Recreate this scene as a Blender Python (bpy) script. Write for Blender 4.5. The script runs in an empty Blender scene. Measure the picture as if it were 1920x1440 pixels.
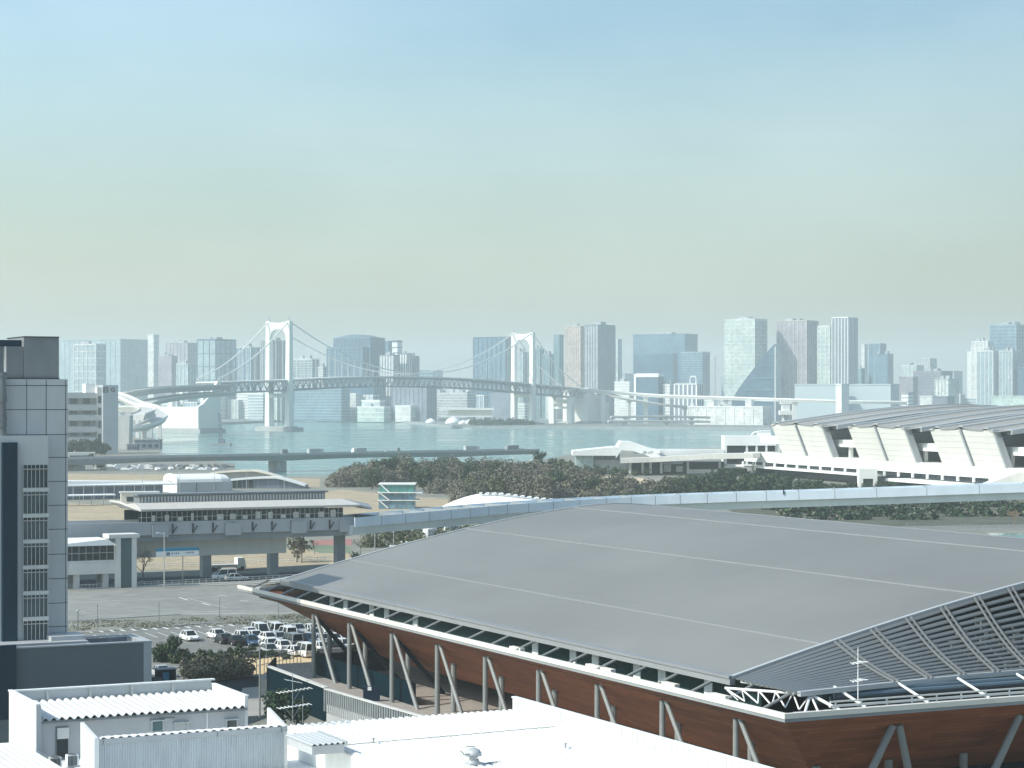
import bpy, math, random
from mathutils import Vector, Matrix
R = random.Random(11)
H, F, YH = 38.0, 4107.0, 746.0            # eye height (m), focal length (photo px), horizon row
GA = math.radians(26.0)                   # the block grid of the district is turned 26 degrees
GRID = Matrix.Rotation(GA, 4, 'Z')
SC = bpy.context.scene
COL = SC.collection

def P(px, py, Y): return Vector(((px-960)/F*Y, Y, H-(py-YH)/F*Y))
def Gd(px, py, z=3.0): return P(px, py, F*(H-z)/(py-YH))
def wpx(px, l):                            # grid x where the ray of a pixel column meets the plane y = l
    a = (px-960)/F; t = l/(-math.sin(GA)*a+math.cos(GA)); return t*(math.cos(GA)*a+math.sin(GA))
def gp(px, py, z):                         # grid coordinates of a seen point at a known height
    p = Gd(px, py, z); q = GRID.inverted() @ p
    return q.x, q.y

# ------------------------------------------------------------------ objects
WM = {}
def tag(o, label=None, cat=None, group=None, kind=None):
    if label: o['label'] = label
    if cat: o['category'] = cat
    if group: o['group'] = group
    if kind: o['kind'] = kind
    return o
def thing(name, label, cat, loc=(0, 0, 0), rz=0.0, group=None):
    o = bpy.data.objects.new(name, None); COL.objects.link(o)
    o.empty_display_size = 0.5
    o.location = loc; o.rotation_euler = (0, 0, rz)
    WM[o.name] = Matrix.Translation(Vector(loc)) @ Matrix.Rotation(rz, 4, 'Z')
    return tag(o, label, cat, group)
def copy_tree(o, parent=None):
    c = o.copy(); COL.objects.link(c)
    if parent: c.parent = parent
    for ch in [x for x in list(o.children)]: copy_tree(ch, c)
    return c

class MB:
    def __init__(s, frame=None): s.v = []; s.f = []; s.m = []; s.fr = frame
    def vs(s, pts):
        i = len(s.v); s.v += [Vector(p) for p in pts]; return list(range(i, i+len(pts)))
    def fa(s, idx, m=0): s.f.append(tuple(idx)); s.m.append(m)
    def quad(s, a, b, c, d, m=0): s.fa(s.vs([a, b, c, d]), m)
    def poly(s, pts, m=0): s.fa(s.vs(pts), m)
    def hexa(s, p, m=0):                   # 8 points: bottom ring, top ring
        i = s.vs(p)
        for q in ((3,2,1,0),(4,5,6,7),(0,1,5,4),(1,2,6,5),(2,3,7,6),(3,0,4,7)): s.fa([i[k] for k in q], m)
    def box(s, x0, x1, y0, y1, z0, z1, m=0):
        if x0 > x1: x0, x1 = x1, x0
        if y0 > y1: y0, y1 = y1, y0
        s.hexa([(x0,y0,z0),(x1,y0,z0),(x1,y1,z0),(x0,y1,z0),(x0,y0,z1),(x1,y0,z1),(x1,y1,z1),(x0,y1,z1)], m)
        return s
    def bar(s, p, q, w, h=None, m=0, up=(0,0,1)):
        p, q = Vector(p), Vector(q); h = w if h is None else h
        d = (q-p).normalized(); u = Vector(up)
        if abs(d.dot(u)) > .98: u = Vector((0,1,0))
        sd = d.cross(u).normalized()*w/2; u2 = sd.cross(d).normalized()*h/2
        s.hexa([p-sd-u2,p+sd-u2,q+sd-u2,q-sd-u2,p-sd+u2,p+sd+u2,q+sd+u2,q-sd+u2], m)
        return s
    def tube(s, p, q, r, r2=None, n=8, m=0):
        p, q = Vector(p), Vector(q); r2 = r if r2 is None else r2
        d = (q-p).normalized(); u = Vector((0,0,1))
        if abs(d.dot(u)) > .95: u = Vector((1,0,0))
        a = d.cross(u).normalized(); b = d.cross(a)
        A = s.vs([p+(a*math.cos(t)+b*math.sin(t))*r for t in [k*2*math.pi/n for k in range(n)]])
        B = s.vs([q+(a*math.cos(t)+b*math.sin(t))*r2 for t in [k*2*math.pi/n for k in range(n)]])
        for k in range(n): s.fa([A[k],A[(k+1)%n],B[(k+1)%n],B[k]], m)
        s.fa(A[::-1], m); s.fa(B, m); return s
    def path(s, pts, r, n=6, m=0):
        for a, b in zip(pts, pts[1:]): s.tube(a, b, r, r, n, m)
        return s
    def prism(s, pts, z0, z1, m=0):
        n = len(pts); a = s.vs([(x,y,z0) for x,y in pts]); b = s.vs([(x,y,z1) for x,y in pts])
        s.fa(a[::-1], m); s.fa(b, m)
        for k in range(n): s.fa([a[k],a[(k+1)%n],b[(k+1)%n],b[k]], m)
        return s
    def loft(s, rings, m=0, closed=True, caps=True):
        ids = [s.vs(r) for r in rings]; n = len(ids[0])
        for A, B in zip(ids, ids[1:]):
            for k in range(n if closed else n-1): s.fa([A[k],A[(k+1)%n],B[(k+1)%n],B[k]], m)
        if caps and closed: s.fa(ids[0][::-1], m); s.fa(ids[-1], m)
        return s
    def sheet(s, fn, nu, nv, m=0):
        ids = [s.vs([fn(i/nu, j/nv) for j in range(nv+1)]) for i in range(nu+1)]
        for i in range(nu):
            for j in range(nv): s.fa([ids[i][j],ids[i+1][j],ids[i+1][j+1],ids[i][j+1]], m)
        return s
    def lathe(s, c, prof, n=12, m=0):
        c = Vector(c)
        return s.loft([[c+Vector((r*math.cos(k*2*math.pi/n), r*math.sin(k*2*math.pi/n), z)) for k in range(n)] for r, z in prof], m)
    def sweep(s, pts, sec, m=0):           # closed section (side, up) swept along a plan path
        pts = [Vector(p) for p in pts]; rings = []
        for i, p in enumerate(pts):
            d = (pts[min(i+1,len(pts)-1)]-pts[max(i-1,0)]); d.z = 0; d.normalize()
            sd = Vector((d.y, -d.x, 0))
            rings.append([p+sd*a+Vector((0,0,b)) for a, b in sec])
        return s.loft(rings, m)
    def loose(s):                          # the separate pieces of a mesh
        up = list(range(len(s.v)))
        def find(i):
            while up[i] != i: up[i] = up[up[i]]; i = up[i]
            return i
        for f in s.f:
            a = find(f[0])
            for i in f[1:]: up[find(i)] = a
        grp = {}
        for k, f in enumerate(s.f): grp.setdefault(find(f[0]), []).append(k)
        out = []
        for ks in grp.values():
            b = MB(s.fr); mp = {}
            for k in ks:
                for i in s.f[k]:
                    if i not in mp: mp[i] = len(b.v); b.v.append(s.v[i])
                b.f.append(tuple(mp[i] for i in s.f[k])); b.m.append(s.m[k])
            out.append(b)
        return out
    SINGLE = {'windows':'window','platform_screens':'platform_screen','rods':'rod','mullions':'mullion','service_wall':'service_wall','posts':'post','columns':'column','legs':'leg','braces':'brace',
              'terrace_columns':'terrace_column','balcony_posts':'balcony_post','wall_joints':'wall_joint','vents':'vent','openings':'opening','floor_edges':'floor_edge','roof_plant':'roof_plant','roof_box':'roof_box',
              'parapet_brackets':'parapet_bracket','fin_joints':'fin_joint','tip_bars':'tip_bar','stays':'stay','roof_pipes':'roof_pipe','ducts':'duct','terrace_lower':'lower_terrace','deck_pier':'deck_pier','ridge_vents':'ridge_vent','rails':'rail',
              'parapet_cap':'parapet_cap','plant_box_rim':'plant_box_rim','stair_window':'stair_window','flashing_joints':'flashing_joint','floor_bands':'floor_band','door_frame':'door_frame','window_frame':'window_frame','fascia':'fascia','eaves_edge':'eaves_edge','gutter':'gutter','clerestory_wall':'clerestory_wall','platform_glazing':'platform_glazing'}
    def build(s, name, mats, parent=None, smooth=False, keep=False):
        if parent is not None and name in MB.SINGLE:
            ps = s.loose(); name = MB.SINGLE[name]
            if 1 < len(ps) <= 100: return [p.build(name+' ', mats, parent, smooth, keep) for p in ps][0]
        name = name.strip()
        if not isinstance(mats, (list, tuple)): mats = [mats]
        vs = s.v if s.fr is None else [s.fr @ v for v in s.v]
        me = bpy.data.meshes.new(name); o = bpy.data.objects.new(name, me); COL.objects.link(o)
        if parent is not None:
            inv = WM[parent.name].inverted(); vs = [inv @ v for v in vs] if not keep else vs
            o.parent = parent; WM[o.name] = WM[parent.name]
        elif not keep:
            xs = [v.x for v in vs]; ys = [v.y for v in vs]; zs = [v.z for v in vs]
            c = Vector(((min(xs)+max(xs))/2, (min(ys)+max(ys))/2, min(zs)))
            vs = [v-c for v in vs]; o.location = c; WM[o.name] = Matrix.Translation(c)
        else: WM[o.name] = Matrix.Identity(4)
        me.from_pydata([tuple(v) for v in vs], [], s.f)
        for m in mats: me.materials.append(m)
        me.polygons.foreach_set('material_index', s.m)
        if smooth:
            me.polygons.foreach_set('use_smooth', [True]*len(s.f))
        me.update(); return o

# ------------------------------------------------------------------ materials
def mat(name, col, rough=.6, metal=0.0, var=.12, scale=.3, streak=0, bump=0.0, fine=0.0, spec=.5, planks=None, col2=None, island=0):
    m = bpy.data.materials.new(name); m.use_nodes = True
    nt = m.node_tree; N = nt.nodes; L = nt.links; b = N['Principled BSDF']
    b.inputs['Roughness'].default_value = rough; b.inputs['Metallic'].default_value = metal
    b.inputs['Specular IOR Level'].default_value = spec
    tc = N.new('ShaderNodeTexCoord'); mp = N.new('ShaderNodeMapping')
    L.new(tc.outputs['Object'], mp.inputs['Vector'])
    sc = [scale]*3
    if streak: sc = [scale*streak, scale*streak, scale]
    if planks: sc = planks
    mp.inputs['Scale'].default_value = sc
    nz = N.new('ShaderNodeTexNoise'); nz.inputs['Scale'].default_value = 1.0
    nz.inputs['Detail'].default_value = 6; nz.inputs['Roughness'].default_value = .62
    L.new(mp.outputs['Vector'], nz.inputs['Vector'])
    rp = N.new('ShaderNodeValToRGB')
    lo = col2 if col2 else [c*(1-var) for c in col]; hi = col if col2 else [min(1, c*(1+var)) for c in col]
    rp.color_ramp.elements[0].position = .3; rp.color_ramp.elements[1].position = .7
    rp.color_ramp.elements[0].color = (*lo, 1); rp.color_ramp.elements[1].color = (*hi, 1)
    L.new(nz.outputs['Fac'], rp.inputs['Fac']); out = rp.outputs['Color']
    if island:
        ge = N.new('ShaderNodeNewGeometry'); mx = N.new('ShaderNodeMath'); mx.operation = 'MULTIPLY_ADD'
        mx.inputs[1].default_value = island; mx.inputs[2].default_value = .5-island/2
        L.new(ge.outputs['Random Per Island'], mx.inputs[0])
        ad = N.new('ShaderNodeMath'); ad.operation = 'ADD'; 
        sb = N.new('ShaderNodeMath'); sb.operation = 'SUBTRACT'; sb.inputs[1].default_value = .5
        L.new(nz.outputs['Fac'], sb.inputs[0]); L.new(sb.outputs[0], ad.inputs[0]); L.new(mx.outputs[0], ad.inputs[1])
        L.new(ad.outputs[0], rp.inputs['Fac'])
        rp.color_ramp.elements[0].position = .15; rp.color_ramp.elements[1].position = .85
    if fine:
        n2 = N.new('ShaderNodeTexNoise'); n2.inputs['Scale'].default_value = fine; n2.inputs['Detail'].default_value = 3
        L.new(tc.outputs['Object'], n2.inputs['Vector'])
        mm = N.new('ShaderNodeMix'); mm.data_type = 'RGBA'; mm.blend_type = 'OVERLAY'; mm.inputs[0].default_value = .35
        L.new(out, mm.inputs[6]); L.new(n2.outputs['Fac'], mm.inputs[7]); out = mm.outputs[2]
    L.new(out, b.inputs['Base Color'])
    if bump:
        bp = N.new('ShaderNodeBump'); bp.inputs['Strength'].default_value = bump; bp.inputs['Distance'].default_value = .1
        L.new(nz.outputs['Fac'], bp.inputs['Height']); L.new(bp.outputs['Normal'], b.inputs['Normal'])
    return m

def brick_mat(name, col, col2, mortar, bw, bh, rot=(0,0,0), rough=.6, msize=.02, spec=.5, mix=.35, ns=.35):
    m = bpy.data.materials.new(name); m.use_nodes = True
    nt = m.node_tree; N = nt.nodes; L = nt.links; b = N['Principled BSDF']
    b.inputs['Roughness'].default_value = rough; b.inputs['Specular IOR Level'].default_value = spec
    tc = N.new('ShaderNodeTexCoord'); mp = N.new('ShaderNodeMapping'); mp.inputs['Rotation'].default_value = rot
    L.new(tc.outputs['Object'], mp.inputs['Vector'])
    bk = N.new('ShaderNodeTexBrick'); L.new(mp.outputs['Vector'], bk.inputs['Vector'])
    bk.inputs['Color1'].default_value = (*col,1); bk.inputs['Color2'].default_value = (*col2,1); bk.inputs['Mortar'].default_value = (*mortar,1)
    bk.inputs['Scale'].default_value = 1; bk.inputs['Brick Width'].default_value = bw; bk.inputs['Row Height'].default_value = bh
    bk.inputs['Mortar Size'].default_value = msize; bk.inputs['Bias'].default_value = 0
    nz = N.new('ShaderNodeTexNoise'); nz.inputs['Scale'].default_value = ns; nz.inputs['Detail'].default_value = 7
    mm = N.new('ShaderNodeMix'); mm.data_type = 'RGBA'; mm.blend_type = 'OVERLAY'; mm.inputs[0].default_value = mix
    L.new(tc.outputs['Object'], nz.inputs['Vector']); L.new(bk.outputs['Color'], mm.inputs[6]); L.new(nz.outputs['Fac'], mm.inputs[7])
    L.new(mm.outputs[2], b.inputs['Base Color']); return m

def leaf(name, lo, hi, scale=.12):
    m = mat(name, hi, rough=.8, col2=lo, scale=scale, island=.75, spec=.2)
    return m

m_white   = mat('white_paint', (.80,.81,.79), .55, var=.05, scale=.25, streak=5)
m_white2  = mat('white_sheet_metal', (.64,.65,.635), .5, var=.11, scale=.5, streak=.3, fine=.7)
m_offw    = mat('off_white_concrete', (.66,.66,.62), .75, var=.08, scale=.15, streak=4)
m_cream   = mat('cream_fascia', (.74,.70,.62), .6, var=.06, scale=.4)
m_conc    = mat('concrete', (.40,.41,.41), .85, var=.12, scale=.12, streak=3)
m_concl   = mat('pale_concrete', (.55,.55,.53), .85, var=.1, scale=.1, streak=3)
m_concd   = mat('dark_concrete', (.27,.295,.305), .85, var=.15, scale=.15)
m_grey    = mat('grey_panel', (.42,.44,.455), .5, var=.06, scale=.12, streak=4)
m_greyd   = mat('dark_grey_metal', (.16,.18,.19), .45, var=.12, scale=.2, streak=4)
m_slate   = mat('slate_cladding', (.105,.135,.155), .55, var=.06, scale=.1, streak=4)
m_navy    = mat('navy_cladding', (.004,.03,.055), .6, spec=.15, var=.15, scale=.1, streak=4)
m_steel   = mat('painted_steel_grey', (.23,.245,.24), .5, var=.1, scale=.8)
m_steell  = mat('galvanised_steel', (.5,.52,.52), .4, metal=.3, var=.1, scale=.8)
m_dark    = mat('dark_void', (.02,.028,.032), .6, var=.3, scale=.3)
m_black   = mat('black_rubber', (.02,.02,.02), .7, var=.2, scale=2)
m_glassd  = mat('dark_glass', (.015,.035,.042), .08, var=.35, scale=.25)
m_glassb  = mat('blue_glass', (.05,.11,.16), .12, var=.3, scale=.05)
m_glasst  = mat('teal_glass', (.06,.12,.125), .1, var=.3, scale=.08)
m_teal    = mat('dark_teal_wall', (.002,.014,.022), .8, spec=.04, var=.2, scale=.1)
m_roof    = brick_mat('gym_roof_sheet', (.200,.199,.185), (.208,.207,.193), (.175,.176,.167), 13.6, 15.7, rough=.5, msize=.05, mix=.26, ns=.045)
m_seam    = mat('roof_seam', (.245,.255,.265), .5, var=.06, scale=.2)
m_trim    = mat('pale_grey_trim', (.40,.42,.43), .5, var=.06, scale=.3)
m_asph    = mat('asphalt', (.205,.208,.195), .95, spec=.15, var=.16, scale=.035, fine=.5)
m_lot     = mat('pale_asphalt', (.25,.252,.235), .95, spec=.15, var=.14, scale=.03, fine=.3)
m_road    = mat('dark_asphalt', (.03,.045,.052), .95, spec=.1, var=.2, scale=.05, fine=.6)
m_pave    = mat('paving', (.34,.33,.30), .85, var=.12, scale=.2, fine=2)
m_mark    = mat('road_paint', (.72,.72,.68), .7, var=.12, scale=1.2)
m_ground  = mat('bare_ground', (.27,.26,.21), .95, col2=(.16,.17,.15), scale=.02, fine=.2)
m_tan     = mat('dry_grass', (.46,.37,.24), .95, col2=(.30,.25,.17), scale=.06, fine=.5)
m_sand    = mat('sand', (.58,.46,.31), .95, var=.12, scale=.08, fine=.4)
m_green   = mat('lawn', (.15,.19,.12), .95, var=.25, scale=.08, fine=.5)
m_red     = mat('red_court', (.33,.15,.13), .9, var=.1, scale=.1)
m_hoard   = mat('yellow_hoarding', (.60,.47,.24), .7, var=.06, scale=.1)
m_deckt   = mat('concourse_paving', (.33,.30,.27), .85, var=.12, scale=.15, fine=1)
m_farland = mat('far_land', (.20,.22,.21), .95, var=.2, scale=.004)
m_bluep   = mat('blue_paint', (.02,.23,.36), .5, var=.08, scale=.3)
m_track   = mat('guideway_concrete', (.58,.67,.74), .7, var=.06, scale=.1, streak=3)
m_trackd  = mat('guideway_beam', (.55,.62,.62), .7, var=.08, scale=.1, streak=3)
m_hroof   = mat('hall_roof', (.30,.295,.28), .55, var=.12, scale=.03)
m_bridge  = mat('bridge_white', (.80,.80,.76), .5, var=.04, scale=.03)
m_truss   = mat('bridge_truss_grey', (.24,.28,.33), .6, var=.08, scale=.05)
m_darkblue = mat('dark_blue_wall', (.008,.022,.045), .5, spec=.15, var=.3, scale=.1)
m_bark    = mat('bark', (.10,.085,.07), .9, var=.25, scale=1.2)
m_leafd   = leaf('evergreen_leaves', (.008,.026,.02), (.055,.095,.05))
m_leafm   = leaf('mid_leaves', (.03,.045,.02), (.13,.15,.065))
m_leafb   = leaf('bare_twigs', (.12,.117,.095), (.18,.17,.135), .03)
m_leafb2  = leaf('pale_twigs', (.135,.13,.10), (.215,.20,.15), .03)
m_leafo   = leaf('olive_twigs', (.075,.085,.06), (.145,.15,.105), .03)
m_leafy   = leaf('yellowed_leaves', (.07,.065,.02), (.30,.24,.08))
m_leafp   = leaf('pink_blossom', (.25,.03,.05), (.6,.16,.18))
m_grass   = leaf('dry_verge', (.14,.14,.11), (.27,.26,.20))
m_olive   = leaf('olive_leaves', (.2,.18,.11), (.46,.41,.26))

# timber planks of the hull, along y or along x of the hall's own frame
def timber(name, along_y):
    return brick_mat(name, (.30,.108,.054), (.20,.074,.038), (.07,.03,.018), 6.5, .42,
                     rot=(0,0,math.radians(90) if along_y else 0), rough=.6, msize=.012, spec=.1)
m_timy = timber('larch_soffit_long', True)
m_timx = timber('larch_soffit_end', False)

# water
m_water = bpy.data.materials.new('water'); m_water.use_nodes = True
_N = m_water.node_tree.nodes; _L = m_water.node_tree.links; _b = _N['Principled BSDF']
_b.inputs['Base Color'].default_value = (.11,.24,.225,1); _b.inputs['Roughness'].default_value = .16; _b.inputs['IOR'].default_value = 1.33
_tc = _N.new('ShaderNodeTexCoord'); _mp = _N.new('ShaderNodeMapping'); _mp.inputs['Scale'].default_value = (.05,.018,.05)
_nz = _N.new('ShaderNodeTexNoise'); _nz.inputs['Detail'].default_value = 6; _bp = _N.new('ShaderNodeBump')
_bp.inputs['Strength'].default_value = .18; _bp.inputs['Distance'].default_value = 1.0
_n3 = _N.new('ShaderNodeTexNoise'); _n3.inputs['Detail'].default_value = 4; _m3 = _N.new('ShaderNodeMapping'); _m3.inputs['Scale'].default_value = (.0022,.011,.01)
_L.new(_tc.outputs['Object'], _m3.inputs['Vector']); _L.new(_m3.outputs['Vector'], _n3.inputs['Vector'])
_r3 = _N.new('ShaderNodeMapRange'); _r3.inputs[1].default_value = .35; _r3.inputs[2].default_value = .68; _r3.inputs[3].default_value = .05; _r3.inputs[4].default_value = .34
_L.new(_n3.outputs['Fac'], _r3.inputs[0]); _L.new(_r3.outputs[0], _b.inputs['Roughness'])
_L.new(_tc.outputs['Object'], _mp.inputs['Vector']); _L.new(_mp.outputs['Vector'], _nz.inputs['Vector'])
_L.new(_nz.outputs['Fac'], _bp.inputs['Height']); _L.new(_bp.outputs['Normal'], _b.inputs['Normal'])

# ------------------------------------------------------------------ camera, light, sky, air
cam = bpy.data.cameras.new('camera'); co = bpy.data.objects.new('camera', cam); COL.objects.link(co)
co.location = (0, 0, H); co.rotation_euler = (math.radians(90), 0, 0)
cam.sensor_fit = 'HORIZONTAL'; cam.sensor_width = 36; cam.lens = 36*F/1920
cam.shift_y = (YH-720)/1920; cam.clip_start = 1; cam.clip_end = 60000
SC.camera = co
SUN_AZ, SUN_EL = math.radians(-112), math.radians(40)
sd = Vector((math.sin(SUN_AZ)*math.cos(SUN_EL), math.cos(SUN_AZ)*math.cos(SUN_EL), math.sin(SUN_EL)))
sl = bpy.data.lights.new('sun', 'SUN'); sl.energy = 3.6; sl.angle = math.radians(.5); sl.color = (1,.94,.84)
so = bpy.data.objects.new('sun', sl); COL.objects.link(so); so.rotation_euler = sd.to_track_quat('Z', 'Y').to_euler()
so.location = (-200, 0, 300)
w = bpy.data.worlds.new('World'); SC.world = w; w.use_nodes = True
N = w.node_tree.nodes; L = w.node_tree.links; bg = N['Background']
sky = N.new('ShaderNodeTexSky'); sky.sky_type = 'NISHITA'; sky.sun_disc = False
sky.sun_elevation = SUN_EL; sky.sun_rotation = SUN_AZ; sky.air_density = 1.0; sky.dust_density = 2.2; sky.ozone_density = 1.5; sky.altitude = 40
# thin high cloud: wisps that lift the blue, drawn in the sky's own direction space
tc = N.new('ShaderNodeTexCoord'); mp = N.new('ShaderNodeMapping'); mp.inputs['Scale'].default_value = (2.2, 2.2, 6.0); mp.inputs['Rotation'].default_value = (.1, .35, .3)
nz = N.new('ShaderNodeTexNoise'); nz.inputs['Scale'].default_value = 1.7; nz.inputs['Detail'].default_value = 5; nz.inputs['Roughness'].default_value = .5
L.new(tc.outputs['Generated'], mp.inputs['Vector']); L.new(mp.outputs['Vector'], nz.inputs['Vector'])
rp = N.new('ShaderNodeValToRGB'); rp.color_ramp.elements[0].position = .42; rp.color_ramp.elements[1].position = .75
rp.color_ramp.elements[0].color = (0,0,0,1); rp.color_ramp.elements[1].color = (.13,.13,.13,1)
L.new(nz.outputs['Fac'], rp.inputs['Fac'])
mx = N.new('ShaderNodeMix'); mx.data_type = 'RGBA'
L.new(rp.outputs['Color'], mx.inputs[0]); mx.inputs[7].default_value = (9.5,10.2,10.2,1)
# winter air: greenish grey towards the horizon, clear blue higher up, brighter on the sun's side
sx_ = N.new('ShaderNodeSeparateXYZ'); L.new(tc.outputs['Generated'], sx_.inputs[0])
rz_ = N.new('ShaderNodeValToRGB'); L.new(sx_.outputs['Z'], rz_.inputs['Fac'])
e = rz_.color_ramp.elements; e[0].position = 0.0; e[0].color = (1.07,.96,.72,1); e[1].position = .30; e[1].color = (.80,1.05,1.12,1)
for p_, c_ in ((.05,(1.05,.94,.70)), (.085,(.97,.97,.80)), (.12,(.94,1.02,.90)), (.168,(.89,1.06,1.02))):
    k = rz_.color_ramp.elements.new(p_); k.color = (*c_,1)
rx_ = N.new('ShaderNodeMapRange'); L.new(sx_.outputs['X'], rx_.inputs[0])
rx_.inputs[1].default_value = -.26; rx_.inputs[2].default_value = .26; rx_.inputs[3].default_value = 1.20; rx_.inputs[4].default_value = .87
m1 = N.new('ShaderNodeMix'); m1.data_type = 'RGBA'; m1.blend_type = 'MULTIPLY'; m1.inputs[0].default_value = 1
L.new(sky.outputs['Color'], m1.inputs[6]); L.new(rz_.outputs['Color'], m1.inputs[7])
m2 = N.new('ShaderNodeVectorMath'); m2.operation = 'SCALE'; L.new(m1.outputs[2], m2.inputs[0]); L.new(rx_.outputs[0], m2.inputs['Scale'])
L.new(m2.outputs[0], mx.inputs[6])
L.new(mx.outputs[2], bg.inputs['Color']); bg.inputs['Strength'].default_value = .125
vs_ = SC.view_settings; vs_.view_transform = 'Standard'; vs_.look = 'None'; vs_.gamma = 1.0; vs_.exposure = 0.36
SC.render.engine = 'CYCLES'
try: SC.cycles.use_denoising = True
except Exception: pass
SC.cycles.volume_bounces = 1; SC.cycles.max_bounces = 8

hz = MB(); hz.box(-5200, 5200, -700, 11800, -1.5, 300)
m_haze = bpy.data.materials.new('haze'); m_haze.use_nodes = True
_n = m_haze.node_tree.nodes; _n.remove(_n['Principled BSDF']); _v = _n.new('ShaderNodeVolumePrincipled')
_v.inputs['Color'].default_value = (.86,.96,.96,1); _v.inputs['Density'].default_value = 1.6e-4; _v.inputs['Anisotropy'].default_value = .1
m_haze.node_tree.links.new(_v.outputs[0], _n['Material Output'].inputs['Volume'])
tag(hz.build('haze', m_haze), 'pale blue winter haze over the bay', 'haze', kind='stuff')

# ------------------------------------------------------------------ ground and water
def struct(o, kind='structure'): o['kind'] = kind; return o
wt = MB(); wt.box(-5000, 5000, -500, 11500, -1, 0); struct(wt.build('water', m_water))
def land(name, pts, z, m, z0=-.5):
    b = MB(); b.prism(pts, z0, z, 0); return struct(b.build(name, m))
near = [Gd(*q) [:2] for q in ((430,868),(445,893),(620,893),(700,881),(1000,864),(1100,847),(1450,836),(2300,830))]
land('ground', [(-700,-400),(900,-400)] + [tuple(near[-1])] + [tuple(p) for p in near[-2::-1]] +
     [tuple(Gd(x,y)[:2]) for x,y in ((300,852),(292,822),(130,802),(-300,800))], 3.0, m_ground)
far = [tuple(Gd(x,y,2.5)[:2]) for x,y in ((-500,795),(300,795),(440,792),(560,786.5),(720,787),(800,794),(860,799.5),(1100,800.5),(1450,803),(2500,806))]
land('far_shore', far + [(4900,11400),(-4900,11400)], 2.5, m_farland)
sw = MB()
for a, b in zip(far[1:], far[2:]): sw.bar((a[0],a[1]-2,1.6),(b[0],b[1]-2,1.6),3,3.4)
struct(sw.build('seawall', m_concd))
ZL = [3.004]
def patch(name, pix, m, z=None, label=None):
    if z is None: z = ZL[0]; ZL[0] += .004
    b = MB(); b.poly([Gd(x,y,z) for x,y in pix])
    o = b.build(name, m)
    if o.data.polygons[0].normal.z < 0: o.data.flip_normals()
    return struct(o)
# ------------------------------------------------------------------ far city: towers
def pane_mat(name, col, rough=.3, var=.18, cw=4.0, ch=4.1):
    m = bpy.data.materials.new(name); m.use_nodes = True
    nt = m.node_tree; N = nt.nodes; L = nt.links; b = N['Principled BSDF']; b.inputs['Roughness'].default_value = rough
    tc = N.new('ShaderNodeTexCoord'); sp = N.new('ShaderNodeSeparateXYZ'); L.new(tc.outputs['Object'], sp.inputs[0])
    ad = N.new('ShaderNodeMath'); L.new(sp.outputs['X'], ad.inputs[0]); L.new(sp.outputs['Y'], ad.inputs[1])
    cb = N.new('ShaderNodeCombineXYZ'); L.new(ad.outputs[0], cb.inputs['X']); L.new(sp.outputs['Z'], cb.inputs['Y'])
    bk = N.new('ShaderNodeTexBrick'); bk.offset = 0.0; L.new(cb.outputs[0], bk.inputs['Vector'])
    bk.inputs['Scale'].default_value = 1; bk.inputs['Brick Width'].default_value = cw; bk.inputs['Row Height'].default_value = ch
    bk.inputs['Mortar Size'].default_value = .28; bk.inputs['Mortar Smooth'].default_value = .3
    bk.inputs['Color1'].default_value = (*[c*(1-var) for c in col],1); bk.inputs['Color2'].default_value = (*[min(1,c*(1+var)) for c in col],1)
    bk.inputs['Mortar'].default_value = (*[min(1,c*1.12+.02) for c in col],1)
    nz = N.new('ShaderNodeTexNoise'); nz.inputs['Scale'].default_value = .025; nz.inputs['Detail'].default_value = 4; L.new(cb.outputs[0], nz.inputs['Vector'])
    rp = N.new('ShaderNodeValToRGB'); rp.color_ramp.elements[0].position = .35; rp.color_ramp.elements[1].position = .65
    rp.color_ramp.elements[0].color = (.82,.84,.86,1); rp.color_ramp.elements[1].color = (1.15,1.13,1.12,1); L.new(nz.outputs['Fac'], rp.inputs['Fac'])  # broad pale and dark blotches imitate uneven reflections on the facades
    mm = N.new('ShaderNodeMix'); mm.data_type = 'RGBA'; mm.blend_type = 'MULTIPLY'; mm.inputs[0].default_value = 1
    L.new(bk.outputs['Color'], mm.inputs[6]); L.new(rp.outputs['Color'], mm.inputs[7]); L.new(mm.outputs[2], b.inputs['Base Color'])
    return m
m_t = {
 'cyan':  pane_mat('far_cyan_glass', (.28,.38,.42), .25),
 'blue':  pane_mat('far_blue_glass', (.10,.19,.27), .2),
 'dblue': pane_mat('far_deep_blue_glass', (.06,.12,.19), .2),
 'teal':  pane_mat('far_teal_glass', (.12,.22,.25), .2),
 'tan':   pane_mat('far_tan_stone', (.46,.40,.36), .7),
 'mauve': pane_mat('far_mauve_stone', (.30,.29,.33), .7),
 'grey':  pane_mat('far_grey_wall', (.34,.37,.39), .7),
 'pale':  pane_mat('far_pale_wall', (.60,.62,.60), .7),
 'white': mat('far_white_wall', (.78,.79,.77), .6, var=.05, scale=.02),
 'slate': pane_mat('far_slate_wall', (.16,.19,.24), .6),
 'cream': mat('far_cream_wall', (.66,.63,.54), .7, var=.06, scale=.02),
 'shed':  mat('far_shed_wall', (.40,.48,.51), .7, var=.05, scale=.02),
 'green': pane_mat('far_green_wall', (.40,.50,.47), .7),
}
FAR_A = math.radians(33)
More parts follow.
